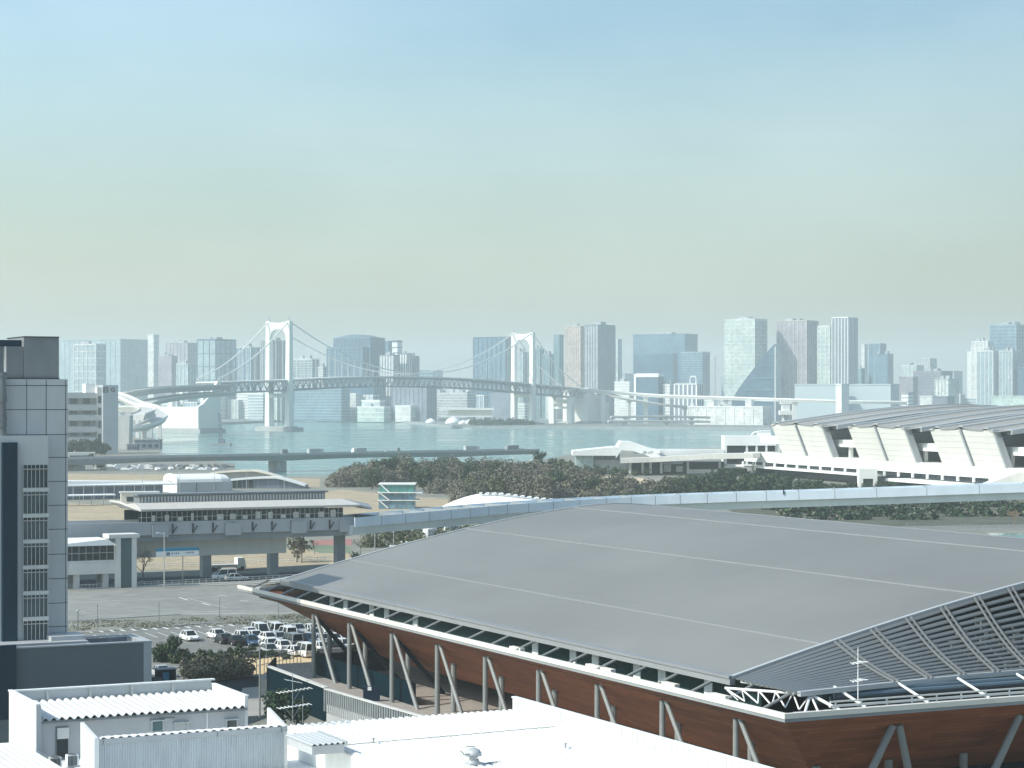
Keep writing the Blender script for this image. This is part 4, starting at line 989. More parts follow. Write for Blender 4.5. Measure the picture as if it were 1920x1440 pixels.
for k,(x0,x1,y0,y1,Y,lab) in enumerate(((425,585,897,925,845,'grey hall with a sweeping curved white edged roof near the canal'),(395,540,884,912,930,'second curved roof hall behind the nearer one, tan grey roof'))):
    a, c = P(x0,y1,Y), P(x1,y1,Y+25); t = thing('curved_hall', lab, 'building', (a.x,a.y,3), 0); W = WM[t.name]; L_ = c.x-a.x; hh = P(0,y0,Y).z-3
    def zc(u): return hh*(.55+.45*math.sin(math.pi*(.12+.62*u)))* (1 if u < .62 else 1-.75*((u-.62)/.38)**1.3)
    b = MB(W); b.loft([[(L_*u,0,0),(L_*u,0,zc(u)),(L_*u,10,zc(u)*.95+.2),(L_*u,10,0)] for u in [i/20 for i in range(21)]]); b.build('walls', m_t['slate'] if k == 0 else m_concd, t)
    b = MB(W); b.loft([[(L_*u-.3,-1.2,zc(u)),(L_*u-.3,-1.2,zc(u)+.7),(L_*u-.3,10.5,zc(u)+.5),(L_*u-.3,10.5,zc(u)+.1)] for u in [i/20 for i in range(21)]]); b.build('roof', m_white if k == 0 else m_cream, t)
    if k == 0:
        b = MB(W)
        for i in range(4): b.box(2+i*2.2,3.6+i*2.2,-.12,-.02,.3,3.4)
        b.build('openings', m_dark, t)
a = Gd(92,938,3); t = thing('long_pavilion','long low pavilion with a white flat roof and dark glass bays','building', a, GA); W = WM[t.name]
b = MB(W); b.box(0,40,0,9,-.2,4.6); b.build('walls', m_t['slate'], t); b = MB(W); b.box(-1.2,45,-1.5,10.5,4.6,5.0); b.hexa([(-1.2,-1.5,5),(45,-1.5,5),(45,10.5,5),(-1.2,10.5,5),(-.8,-.9,6.6),(43,3,5.6),(43,9,5.6),(-.8,10,6.6)]); b.build('roof', m_white, t)
b = MB(W)
for i in range(11): b.box(1+i*3.6,1.25+i*3.6,-.12,-.02,0,4.5)
b.build('mullions', m_white, t)
a = Gd(70,950,3); t = thing('canopy','white round edged canopy in front of the long pavilion','canopy', a, GA); W = WM[t.name]
b = MB(W); b.loft([[(x,-2+abs(k-8)*.12,3.2),(x,-2+abs(k-8)*.12,3.5),(x,3,3.6),(x,3,3.2)] for k,x in enumerate([i*1.7 for i in range(16)])]); b.build('roof', m_white, t); b = MB(W)
for i in range(6): b.tube((2+i*4,1,-.1),(2+i*4,1,3.2),.12,.12,6)
b.build('posts', m_steell, t)
for i,(x,y,w_,h_,mm,lab) in enumerate(((150,865,16,5,m_white,'white van like kiosk by the dark trees at the left edge'),(188,880,5,3,m_white,'small white box near the distant lot, left end'),(262,948,12,4.5,m_cream,'cream kiosk with a flat roof left of the station roof'))):
    p = Gd(x,y,3); t = thing('kiosk', lab, 'kiosk', p, GA*.5); W = WM[t.name]; b = MB(W); b.box(-w_/2,w_/2,0,4,-.2,h_-.4); b.build('walls', mm, t); b = MB(W); b.box(-w_/2-.4,w_/2+.4,-.5,4.5,h_-.4,h_); b.build('roof', m_offw, t); b = MB(W); b.box(-w_*.35,w_*.35,-.1,-.02,h_*.3,h_*.65); b.build('window', m_glassd, t)
dk = make_tree('broadleaf_tree','dark clipped tree at the foot of the white slab building', 41, 4.0, 3.4, 900, .55, [m_leafd], .3, 'dark trees by the white slab building', clumps=14, base=.0)
for px,py,s in ((118,855,1.1),(132,853,1.3),(148,853,1.4),(163,853,1.35),(178,853,1.3),(190,853,1.15),(198,853,.9),(168,872,.8),(176,876,.7)): p = Gd(px,py,3); place(dk, p.x, p.y, 2.6, s)

# ------------------------------------------------------------------ station
t = thing('monorail_station','elevated grey station with a long cream roof and glazed platform','station', (GRID @ Vector((118,410,0)))+Vector((0,0,3)), GA); S = GRID
lf = 404; x0, x1 = 92, wpx(665,lf)
def sb(name, m, fn, parent=None):
    b = MB(S); fn(b); return b.build(name, m, parent or t)
sb('platform_girder', m_grey, lambda b:(b.box(x0,x1,lf,lf+.5,11.9,14.4), b.box(x0,x1,lf+10.5,lf+11,11.9,14.4), b.box(x0,x1,lf+.5,lf+10.5,12.2,13)))
sb('girder_ledge', m_concd, lambda b:b.box(x0,x1-.4,lf+.6,lf+10,10.7,11.85))
def cols(b):
    for x in (131.5,143.5,155.8): b.box(x-.85,x+.85,lf+7,lf+9,2.8,10.7)
for px in (388.5,514.5,640): x = wpx(px,lf+5.9); sb('column', m_concd, lambda b:b.box(x-.85,x+.85,lf+5.9,lf+8,2.8,10.7))
sb('track_beam_wall', m_offw, lambda b:b.box(wpx(250,lf+5.2),wpx(537,lf+5.2),lf+5.2,lf+5.8,7.3,10.69))
def brk(b):
    for i in range(10):
        x = 121+i*4.0; b.box(x-.12,x+.12,lf-.25,lf-.02,12.1,14.0); b.bar((x,lf-.15,12.2),(x+.9,lf-.15,13.5),.18,.14)
sb('girder_brackets', m_dark, brk)
for x in (122.5,137,150.5,160.6): sb('girder_panel', m_trim, lambda b:b.box(x-1.6,x+1.6,lf-.45,lf-.26,11.5,13.9))
sb('platform_glazing', m_glassd, lambda b:(b.box(118.5,160,lf+.5,lf+.6,14.4,16.3), b.box(118.5,160,lf+10.3,lf+10.4,14.4,16.3)))
def mul(b):
    for i in range(42):
        x = 119+i*1.0; b.box(x-.05,x+.05,lf+.38,lf+.48,14.4,16.3)
    b.box(118.5,160,lf+.36,lf+.37+.1,15.2,15.3)
sb('glazing_frames', m_steell, mul)
def door(b):
    rr = random.Random(3)
    for i in range(15):
        x = 121+i*2.6; b.box(x,x+rr.uniform(.5,1.3),lf+.40,lf+.49,14.5,15.2+rr.uniform(0,.8))
sb('platform_screens', m_offw, door)
def rf(b):
    e_ = wpx(265,lf-1.4); g_ = wpx(222,lf+5)
    b.loft([[(e_,lf-1.4,16.5),(e_,lf+12,16.6),(e_,lf+11,17.3),(e_,lf+3.5,17.9),(e_,lf-1.5,16.9)],[(x1+.6,lf-1.4,16.5),(x1+.6,lf+12,16.6),(x1-1.4,lf+11,17.3),(x1-1.2,lf+3.5,17.9),(x1+.6,lf-1.5,16.9)]])
    b.loft([[(g_,lf+4.5,17.9),(g_,lf+11.5,17.9),(g_,lf+11,18.3),(g_,lf+5,18.3)],[(e_-.05,lf-1.4,16.5),(e_-.05,lf+12,16.6),(e_-.05,lf+11,17.3),(e_-.05,lf-1.5,16.95)]])
sb('roof', mat('station_roof',(.52,.505,.47),.6,var=.06,scale=.2,streak=3), rf)
sb('roof_end_gable', m_grey, lambda b:b.loft([[(x1+.65,lf-1.3,16.5),(x1+.65,lf+12,16.6),(x1-1.1,lf+11,17.35),(x1-1.0,lf+3.4,17.9),(x1+.65,lf-1.4,16.85)],[(x1+5,lf+3,15.6),(x1+5,lf+11,15.6),(x1+4.5,lf+10,16.6),(x1+4.5,lf+4,16.8),(x1+5,lf+3.2,16.0)]]))
cl_ = sb('clerestory', m_greyd, lambda b:(b.box(120,158,lf+5,lf+9,17.6,19.2), b.box(119.5,158.5,lf+4.6,lf+9.4,19.2,19.5)))
def tk(b):
    for i in range(58): x = 120.3+i*.65; b.box(x,x+.33,lf+4.85,lf+4.99,17.9,19.0)
sb('clerestory_panes', m_steell, tk, cl_)
# stair and lift building in front
t = thing('station_stair_hall','pale station entrance building with an arched base and glass lift shaft','building', Gd(180,1104,3), GA); W = WM[t.name]
o = Gd(130,1104,3)
def lb(name, m, fn, parent=None):
    b = MB(W); fn(b); return b.build(name, m, parent or t)
lb('lift_frame', m_offw, lambda b:(b.box(3.6,4.5,-.6,.4,-.2,9.2), b.box(6.6,7.5,-.6,.4,-.2,9.2), b.box(2.2,8,-.8,3.4,9.2,9.9)))
lb('lift_shaft', m_glasst, lambda b:b.box(4.5,6.6,-.3,2.5,-.2,9.2))
lb('hall', m_offw, lambda b:(b.box(-14,3.58,.2,6,4.7,5.2), b.box(-14,3.58,0,6,2.7,4.7)))
lb('hall_glazing', m_glassd, lambda b:b.box(-7,3.5,.5,5.5,5.2,7.9))
lb('hall_frames', m_steell, lambda b:([b.box(-7+i*1.3,-6.92+i*1.3,.4,.49,5.2,7.9) for i in range(8)], b.box(-7,3.5,.38,.48,6.5,6.6)))
lb('hall_block', m_concl, lambda b:b.box(-14,-7.05,.3,5.6,5.2,7.6))
lb('window', m_glassd, lambda b:(b.box(-6-3.6,-6-2.6,.15,.28,5.7,6.7), b.box(-6-5.8,-6-4.6,.15,.28,5.7,6.7)))
lb('canopy_roof', m_white, lambda b:b.hexa([(-11.5,-.8,7.95),(3.4,-.8,7.95),(3.4,6.5,7.95),(-11.5,6.5,7.95),(-9,-.6,8.2),(2.1,-.6,9.1),(2.1,6,9.1),(-6.5,6,9.1)]))
lb('arch_panel', m_offw, lambda b:b.loft([[(-14+i*.6, .05, 2.7),(-14+i*.6,.05,2.7-2.6*max(0,1-(i/9))**1.6),(-14+i*.6,.6,2.7-2.6*max(0,1-(i/9))**1.6),(-14+i*.6,.6,2.7)] for i in range(10)]))
for x in (-3.4, 2.0): lb('column', m_concl, lambda b:b.box(x-.5,x+.5,.6,1.6,-.2,2.69))
lb('service_wall', m_concd, lambda b:(b.box(-6.5,-2.5,3,3.3,-.2,2.69), b.box(1,3,3,3.3,-.2,2.69)))
lb('bike_fence', m_steell, lambda b:([b.box(-13+i*.7,-12.95+i*.7,-2.0,-1.95,0,1.0) for i in range(20)], b.box(-13,1,-2.02,-1.93,1.0,1.06)))
# information board on posts
p = P(333,0,408); p.z = 3; t = thing('signboard','long white signboard with a blue top band on two posts','signboard', p, GA); W = WM[t.name]
b = MB(W); b.box(-4.1,4.1,-.1,.1,5.5,6.5); bo = b.build('board', m_white, t); b = MB(W); b.box(-4.1,4.1,-.13,.13,6.5,7.1); b.build('blue_band', mat('sign_blue',(.02,.23,.36),.5), t)
b = MB(W); b.tube((-2.6,0,-.1),(-2.6,0,5.5),.09,.09,6); b.build('post', m_steel, t); b = MB(W); b.tube((1.0,0,-.1),(1.0,0,5.5),.09,.09,6); b.build('post', m_steel, t)
b = MB(W); b.box(-2.2,-1.5,-.12,-.101,5.7,6.3); [b.box(-1.2+i*.4,-.95+i*.4,-.115,-.101,5.9+.1*(i%2),6.2) for i in range(4)]; [b.box(1.6+i*.4,1.85+i*.4,-.115,-.101,6.0,6.25) for i in range(4)]; b.build('lettering', mat('sign_grey_blue',(.12,.18,.25),.6), bo)
# guideway running right
def guide(label, off):
    pts = [GRID @ Vector((160.2,406+off,13.0)), P(800,0,452)*1, P(950,0,468)*1, P(1150,0,478)*1, P(1350,0,480)*1, P(1600,0,478)*1, P(1960,0,474)*1, P(2150,0,470)*1]
    zt = [14.35,14.9,15.5,16.4,17.2,18.2,19.8,20.4]
    out = []
    for p,z in zip(pts,zt): out.append((p.x, p.y+(off if p is not pts[0] else 0), z))
    pts = [Vector(p) for p in out]; q = []
    for i in range(len(pts)-1):
        p0,p1,p2,p3 = pts[max(i-1,0)],pts[i],pts[i+1],pts[min(i+2,len(pts)-1)]
        for k in range(8):
            u = k/8; q.append(.5*((2*p1)+(p2-p0)*u+(2*p0-5*p1+4*p2-p3)*u*u+(3*p1-p0-3*p2+p3)*u**3))
    return q+[pts[-1]]
t = thing('monorail_guideway','pale blue grey elevated guideway running from the station to the right edge','guideway', GRID @ Vector((161.6,406,0)), GA)
q = guide('', 0)
b = MB(); b.sweep(q, [(4.2,-1.9),(4.2,0.0),(3.9,0.0),(3.9,-1.6),(-3.9,-1.6),(-3.9,0.0),(-4.2,0.0),(-4.2,-1.9)]); b.build('side_walls', m_track, t)
b = MB(); b.sweep(q, [(3.3,-3.5),(3.6,-1.95),(-3.6,-1.95),(-3.3,-3.5)]); b.build('beam', m_trackd, t)
for i,k in enumerate(range(3,len(q)-1,2)):
    p, d_ = q[k], (q[k+1]-q[k-1]).normalized(); b = MB(); b.bar(p+d_*-.06+Vector((0,0,-.95)),p+d_*.06+Vector((0,0,-.95)),8.46,1.96); b.build('expansion_joint', m_concd, t)
for k in (14,52):
    p = q[min(k,len(q)-1)]; b = MB(); b.box(p.x-1,p.x+1,p.y-1,p.y+1,2.5,p.z-3.4); b.build('pier', m_concd, t)
b = MB(); p = q[36]; b.box(p.x-.15,p.x+.15,p.y-4.4,p.y-4.1,p.z-.6,p.z+1.0); b.box(p.x-.5,p.x+.4,p.y-4.4,p.y-4.2,p.z+.5,p.z+1.0); b.build('signal_post', m_dark, t)

# lamp posts of the district
def lamp(px, py, ytop, label, arm=-1, m=m_steell):
    p = Gd(px,py,3); h = (py-ytop)/F*p.y; t = thing('street_lamp', label, 'street lamp', p, 0); W = WM[t.name]
    b = MB(W); b.tube((0,0,-.1),(0,0,h),.11,.07,8); b.build('pole', m, t)
    b = MB(W)
    if arm: b.bar((0,0,h-.25),(arm*1.2,0,h-.1),.07)
    b.build('arm', m, t) if arm else None
    b = MB(W); b.hexa([(arm*1.2-.35,-.14,h-.16),(arm*1.2+.35,-.14,h-.16),(arm*1.2+.35,.14,h-.16),(arm*1.2-.35,.14,h-.16),(arm*1.2-.3,-.1,h-.02),(arm*1.2+.3,-.1,h-.02),(arm*1.2+.3,.1,h-.02),(arm*1.2-.3,.1,h-.02)]) if arm else b.lathe((0,0,h),[(.05,0),(.2,.1),(.2,.3),(.05,.4)],8); b.build('lamp_head', m_steell, t)
lamp(308,1103,998,'tall pale street lamp between the stair hall and the signboard')
lamp(703,1052,980,'tall pale street lamp right of the last station column')
lamp(738,1060,1000,'pale street lamp behind the gym roof right of the palm',0)
lamp(146,1183,1147,'short dark post lamp at the left end of the car park verge',0,m_greyd)
lamp(487,1345,1206,'tall grey pole beside the concourse wall, taller than the others near it',0,m_steel)
lamp(267,935,887,'thin lamp post in front of the vaulted hall gable',-1)
lamp(337,928,888,'thin lamp post in front of the vaulted hall roof',0)
lamp(402,928,878,'thin lamp post right of the vaulted hall',1)
lamp(462,930,880,'thin lamp post with a cross arm near the curved hall',1)
lamp(533,922,893,'thin lamp post at the right end of the curved hall',0)
lamp(790,1010,985,'thin lamp post under the guideway behind the gym',0)
lamp(865,1000,976,'thin white post under the guideway near the white box units',0)
for px,y0,y1,k in ((183,1180,1135,'first'),(298,1173,1130,'second'),(412,1165,1122,'third'),(522,1161,1130,'fourth')):
    p = Gd(px,y0,3); h = (y0-y1)/F*p.y; b = MB(); b.tube((p.x,p.y,2.9),(p.x,p.y,3+h),.06,.05,6); b.tube((p.x,p.y,3+h),(p.x,p.y,3.15+h),.1,.04,6)
    tag(b.build('net_post', m_greyd), 'thin dark post on the verge, %s from the left of four'%k, 'post', 'dark posts along the verge')
def guard_rail(label, p0, p1, h, m, n):
    a, c = Gd(*p0,3), Gd(*p1,3); t = thing('guard_rail', label, 'railing', a, math.atan2(c.y-a.y,c.x-a.x)); W = WM[t.name]; L_ = (c-a).length
    for z in (h*.55,h): b = MB(W); b.box(0,L_,-.04,.04,z-.1,z); b.build('rail', m, t)
    for i in range(n+1): b = MB(W); b.box(L_*i/n-.05,L_*i/n+.05,.05,.13,-.1,h); b.build('post', m, t)
guard_rail('long white guard rail along the dry grass behind the station columns', (270,1066), (636,1051), .9, m_white, 26)
guard_rail('grey guard rail at the near edge of the dark station road', (258,1099), (560,1084), .8, m_steell, 24)
def kerb(name, pix):
    b = MB(); pts = [Gd(x,y,3.0) for x,y in pix]; b.sweep(pts, [(-.12,-.1),(-.12,.16),(.12,.16),(.12,-.1)]); struct(b.build(name, m_concl))
kerb('kerb', [(-100,1114.5),(130,1105.5),(300,1099),(460,1092.5),(560,1085.5)])
kerb('kerb', [(-100,1176),(130,1164.5),(340,1152.6),(560,1150.6)])
kerb('kerb', [(-100,1191),(130,1188),(400,1168.5),(620,1162.5)])
# vegetation around the station
bt = branch_tree('bare_tree','bare twiggy tree beside the station stair hall', 3, 8.2, m_bark, depth=6, spread=.55); p = Gd(268,1090,3); bt.location = p
b2 = branch_tree('bare_tree','bare tree with a dark trunk on the dry grass left of the last station column', 9, 6.6, m_bark, depth=5, spread=.6); b2.location = Gd(566,1056,3)
sh = make_tree('broadleaf_tree','grey green half bare tree on the dry grass under the station', 51, 2.6, 1.6, 420, .3, [m_leafb, m_leafm], .15, base=.9); place(sh, *Gd(557,1054,3)[:2], 3, 1.2)
b3 = branch_tree('bare_tree','dense bare grey shrub right of the last station column', 12, 5.2, m_leafb, depth=6, spread=.6); b3.location = Gd(676,1040,3)
b4 = branch_tree('bare_tree','bare reddish tree in front of the red court', 15, 4.5, m_leafb, depth=5); b4.location = Gd(590,1040,3)
# palm
t = thing('palm_tree','low bushy palm with pale fronds beside the last station column','palm', Gd(666,1060,3), 0); W = WM[t.name]
b = MB(W); b.tube((0,0,-.2),(0,0,1.5),.3,.22,8); b.build('trunk', m_bark, t)
rr = random.Random(8); m_palm = leaf('palm_fronds', (.05,.07,.045), (.3,.36,.27)); b = MB(W)
for k in range(46):
    a = rr.uniform(0,6.28); e = rr.uniform(-.1,1.35); ln = rr.uniform(1.6,2.5); d = Vector((math.cos(a)*math.cos(e), math.sin(a)*math.cos(e), math.sin(e))); s = Vector((-math.sin(a),math.cos(a),0))
    pr = Vector((0,0,1.4)); 
    for j in range(4):
        q_ = pr+d*ln/4; d = (d+Vector((0,0,-.18))).normalized(); wj = [.12,.3,.3,.18,.03]
        b.quad(pr-s*wj[j], pr+s*wj[j], q_+s*wj[j+1], q_-s*wj[j+1]); pr = q_
b.build('fronds', m_palm, t)
bx = []
rr = random.Random(31)
for i in range(70):
    x = 694+i*3.3+rr.uniform(-6,6); y = rr.choice((1026,1018,1008,1000)) if x < 745 else rr.choice((1034,1024,1012,1000)); p = Gd(x,y,3); bx.append(((p.x,p.y,2.8),2.2,2.2,rr.uniform(1.6,4.2),150))
scatter_mass('shrub_belt','tangled green brown shrubs and hedge under the guideway behind the gym', bx, [m_leafm, m_leafb], 0, .3, 'shrubs', seed=4)
for (x,y,w_,h_,d_,lab) in ((806,1012,3.8,3.6,3,'white rounded tank unit among the shrubs, left one of two'),(844,1000,4.2,3.6,3,'white box unit among the shrubs, right one of two')):
    p = Gd(x,y,3); t = thing('equipment_unit', lab, 'equipment', p, GA); W = WM[t.name]; b = MB(W)
    if 'tank' in lab: b.loft([[(w_/2*math.cos(a)*k,d_/2*math.sin(a)*k,z) for a in [i*.5236 for i in range(12)]] for z,k in ((.6,1),(h_*.8,1),(h_*.95,.85),(h_,.5))])
    else: b.box(-w_/2,w_/2,-d_/2,d_/2,.3,h_)
    b.build('casing', m_white, t); b = MB(W); b.box(-w_*.4,w_*.4,-d_*.4,d_*.4,-.2,.55); b.build('base', m_dark, t)
    b = MB(W); [b.box(-w_*.3+i*.5,-w_*.3+.35+i*.5,-d_/2-.06,-d_/2+.4*('tank' in lab),1,h_*.75) for i in range(4)]; b.build('louvres', m_grey, t)
# white pipes/slabs in shrubs
for i,(x,y,lab) in enumerate(((745,1038,'white low slab unit in the shrubs, left of the two small ones'),(765,1030,'white low slab unit in the shrubs, right of the two small ones'))):
    p = Gd(x,y,3); b = MB(); b.box(p.x-1.6,p.x+1.4,p.y,p.y+1.2,2.9,4.6); b.box(p.x-1.9,p.x+1.7,p.y-.2,p.y+1.4,4.6,4.75); tag(b.build('equipment_box', m_white), lab, 'equipment')
# long white shed roof and dome hall
p = P(812,0,640); t = thing('membrane_hall','white domed hall with a serrated ridge behind the guideway','building', (P(880,0,640).x,640,3), 0); W = WM[t.name]
def dz(u, v): return 5.6*(math.sin(math.pi*min(1,u*1.0)))**.6*(1-.0*v) 
b = MB(W); b.sheet(lambda u,v:(-11+46*u, 12*v, max(0.0, (7.0*math.sin(math.pi*(.04+.5*min(1,u/.42)))**.8 if u < .42 else 7.0-3.2*((u-.42)/.58)))*math.sin(math.pi*(.06+.88*v))**.5), 28, 14); b.build('membrane', m_white, t, smooth=True)
b = MB(W)
for i in range(16):
    u = .3+i*.045; x = -11+46*u; z = (7.0 if u < .42 else 7.0-3.2*((u-.42)/.58)); b.tube((x,3.2,z-.05),(x+.9,3.2,z-.1),.34,.34,8)
b.build('ridge_vents', m_white, t)
b = MB(W)
for i in range(16):
    u = .3+i*.045; x = -11+46*u+.95; z = (7.0 if u < .42 else 7.0-3.2*((u-.42)/.58)); b.box(x,x+.7,2.9,3.4,z-.35,z-.02)
b.build('ridge_gaps', m_dark, t)
# green glass pavilion
a = P(710,0,690); t = thing('glass_pavilion','small green blue glass building with white floor edges and diagonal braces','building', (a.x,690,3), 0); W = WM[t.name]
Z_ = Matrix.Diagonal((1,1,.72,1)); W = W @ Z_
b = MB(W); b.box(0,11.4,0,9,-.2,7.3); b.build('lower_storeys', mat('pale_blue_glass',(.14,.25,.32),.15,var=.45,scale=.35), t); b = MB(W); b.box(.2,11.2,.2,9,7.3,10.6); b.build('upper_storey', mat('green_glass',(.09,.27,.25),.12,var=.4,scale=.35), t)
b = MB(W); b.box(-.2,13.8,-1.0,9.6,7.0,7.35); b.box(-.1,11.6,-.3,9.3,10.6,11.1); b.box(-.2,12.6,-.6,9.6,3.6,3.9); b.build('floor_edges', m_white, t)
b = MB(W); b.bar((.4,-.4,11),(3.4,-.4,7.3),.4); b.bar((.4,-.7,7),(3.4,-.7,3.9),.4); b.bar((.4,-.5,3.6),(3,-.5,.4),.4); b.build('braces', m_white, t)
b = MB(W); [b.box(x,x+.15,-.12,-.02,0,10.6) for x in (2.8,5.6,8.4)]; b.build('mullions', m_steel, t)

# ------------------------------------------------------------------ white terminal at the shore
Yt = 1000
def tp(x,y,dy=0): return P(x,y,Yt+dy)
t = thing('terminal_hall','white low shore terminal with a gabled roof, glass bays and open columns','building', (tp(1075,0).x,Yt,3), 0)
def q2(x0,x1,y0,y1,d0,d1,name,m,parent=None):
    a = tp(x0,y1,d0); c = tp(x1,y0,d0); b = MB(); b.box(a.x,c.x,Yt+d0,Yt+d1,max(a.z,2.8),c.z); return b.build(name,m,parent or t)
q2(1080,1113,845,882,0,20,'glass_front',mat('pale_green_glass',(.36,.45,.42),.2,var=.3,scale=.4)); q2(1114,1134,846,862,2,20,'dark_bay',m_t['slate']); q2(1136,1162,846,862,2,20,'grey_bay',m_t['slate']); q2(1114,1180,862,884,3,20,'ground_floor',m_grey)
b = MB(); pts = [(1074,846),(1155,838),(1155,843),(1165,828),(1188,829),(1222,841),(1238,844),(1272,841),(1272,848),(1355,851),(1355,858)]
b.loft([[tp(x,y,-3),tp(x,y,-3)+Vector((0,26,0)),tp(x,y,-3)+Vector((0,26,-2.0-(0 if x<1155 else 2))),tp(x,y,-3)+Vector((0,0,-2.0-(0 if x<1155 else 2)))] for x,y in pts if x < 1272]); b.build('roof', m_white, t)
b = MB(); rr = random.Random(2)
for k in range(9): a = tp(rr.uniform(1185,1235), rr.uniform(846,852), -3.2); b.box(a.x,a.x+rr.uniform(.6,1.8),a.y-.08,a.y+.05,a.z,a.z+.25)
b.build('vents', m_dark, t)
b = MB(); q_ = [tp(1166,861,-4),tp(1230,859,-6),tp(1290,856,-10),tp(1340,853,-14),tp(1420,852,-20)]
b.sweep(q_, [(9,-1.6),(9.3,0.6),(-9,.6),(-8,-1.6)]); b.build('curved_deck', m_offw, t)
for x in (1182,1205,1220,1240,1290,1350): q2(x-2,x+2,864,888,-6,-4,'column',m_white)
q2(1236,1357,842.5,860,3,12,'parapet_wall',m_white); q2(1184,1400,866,890,12,22,'back_wall',m_dark); q2(1290,1345,880,888,8,10,'low_wall',m_white); q2(1245,1258,871,885,6,10,'kiosk_box',m_white); q2(1268,1280,874,885,6,10,'kiosk_box',m_white); q2(1243,1280,867,870,5,9,'bridge_rail',m_white)
# ------------------------------------------------------------------ event hall with leaning fins
HO = P(1405,848,1000); HO.z = 3; hd = math.atan2(-.955,.297)
e0 = P(1405,0,1000); e1 = P(1920,0,765); hd = math.atan2(e1.y-e0.y, e1.x-e0.x)
t = thing('event_hall','white event hall with leaning fins and dark wave shaped roofs','building', HO, hd); HM = WM[t.name]; HI = HM.inverted()
def hs(px, z, e=0.0):                     # distance along the front for a pixel column, at offset e behind the front
    lo, hi = -120, 330
    for _ in range(50):
        m_ = (lo+hi)/2; p = HM @ Vector((m_, e, 0)); x = 960+F*p.x/p.y
        lo, hi = (m_,hi) if x < px else (lo,m_)
    return lo
EB = 1 if (HM @ Vector((0,1,0)) - HM @ Vector((0,0,0))).x > 0 else -1
def hb(name, m, fn, parent=None, smooth=False):
    b = MB(HM); fn(b); return b.build(name, m, parent or t, smooth)
zt = 13.2-3
hb('terrace', m_white, lambda b:(b.box(-6,300,0*EB,14*EB,zt-4.2,zt), ))
hb('terrace_lower', m_white, lambda b:(b.box(-8,130,-4*EB,6*EB,zt-6.6,zt-5.9), b.box(150,290,-6*EB,6*EB,zt-7.6,zt-6.6)))
hb('terrace_columns', m_white, lambda b:[b.box(-4+i*12,-3.2+i*12,-2*EB,-1.2*EB,zt-5.9,zt-4.2) for i in range(25)])
hb('lower_wall', mat('hall_dark_glazing',(.012,.03,.05),.15,var=.5,scale=.4), lambda b:b.box(-2,300,4.1*EB,30*EB,-.3,zt-4.25))
hb('upper_wall', mat('hall_upper_glass',(.05,.08,.11),.3,var=.4,scale=.1), lambda b:b.box(20,300,14.5*EB,16*EB,zt,zt+13.5))
hb('balcony', m_white, lambda b:b.box(8,300,2.2*EB,14.4*EB,zt+4.4,zt+7.4))
hb('balcony_posts', m_white, lambda b:[b.box(30+i*22,31.4+i*22,4*EB,5.4*EB,zt,zt+4.4) for i in range(12)])
fins = [(1447,1487,1468,1512),(1492,1540,1517,1563),(1587,1634,1613,1663),(1640,1691,1668,1719),(1745,1795,1768,1824),(1802,1858,1830,1887),(1925,1985,1952,2015)]
ZF = 13.2; FS = []; m_fin = mat('fin_panel', (.76,.755,.71), .7, var=.05, scale=.1)
for (a,c,d_,e_) in fins:
    s0, s1 = hs(d_,0,0), hs(e_,0,0); FS.append((s0,s1))
    f = MB(HM); hz_ = zt+ZF
    f.hexa([(s0,-.2*EB,zt+.02),(s1,-.2*EB,zt+.02),(s1,1.4*EB,zt+.02),(s0,1.4*EB,zt+.02),(s0,-5.6*EB,hz_),(s1,-5.6*EB,hz_),(s1,-4.0*EB,hz_),(s0,-4.0*EB,hz_)])
    fo = f.build('leaning_fin', m_fin, t)
    g = MB(HM)
    for k in range(1,6):
        u = k/6; g.box(s0+.1,s1-.1,(-.2-5.4*u-.06)*EB,(-.2-5.4*u+.1)*EB,zt+ZF*u-.1,zt+ZF*u+.06)
    g.build('fin_joints', m_concl, fo)
    g = MB(HM); 
    g.hexa([(s1+.02,-.6*EB,zt+.02),(s1+1.2,-.6*EB,zt+.02),(s1+1.2,2*EB,zt+.02),(s1+.02,2*EB,zt+.02),(s1+.02,-6*EB,hz_+.4),(s1+1.2,-6*EB,hz_+.4),(s1+1.2,-3.4*EB,hz_+.4),(s1+.02,-3.4*EB,hz_+.4)]); g.build('fin_edge', m_grey, fo)
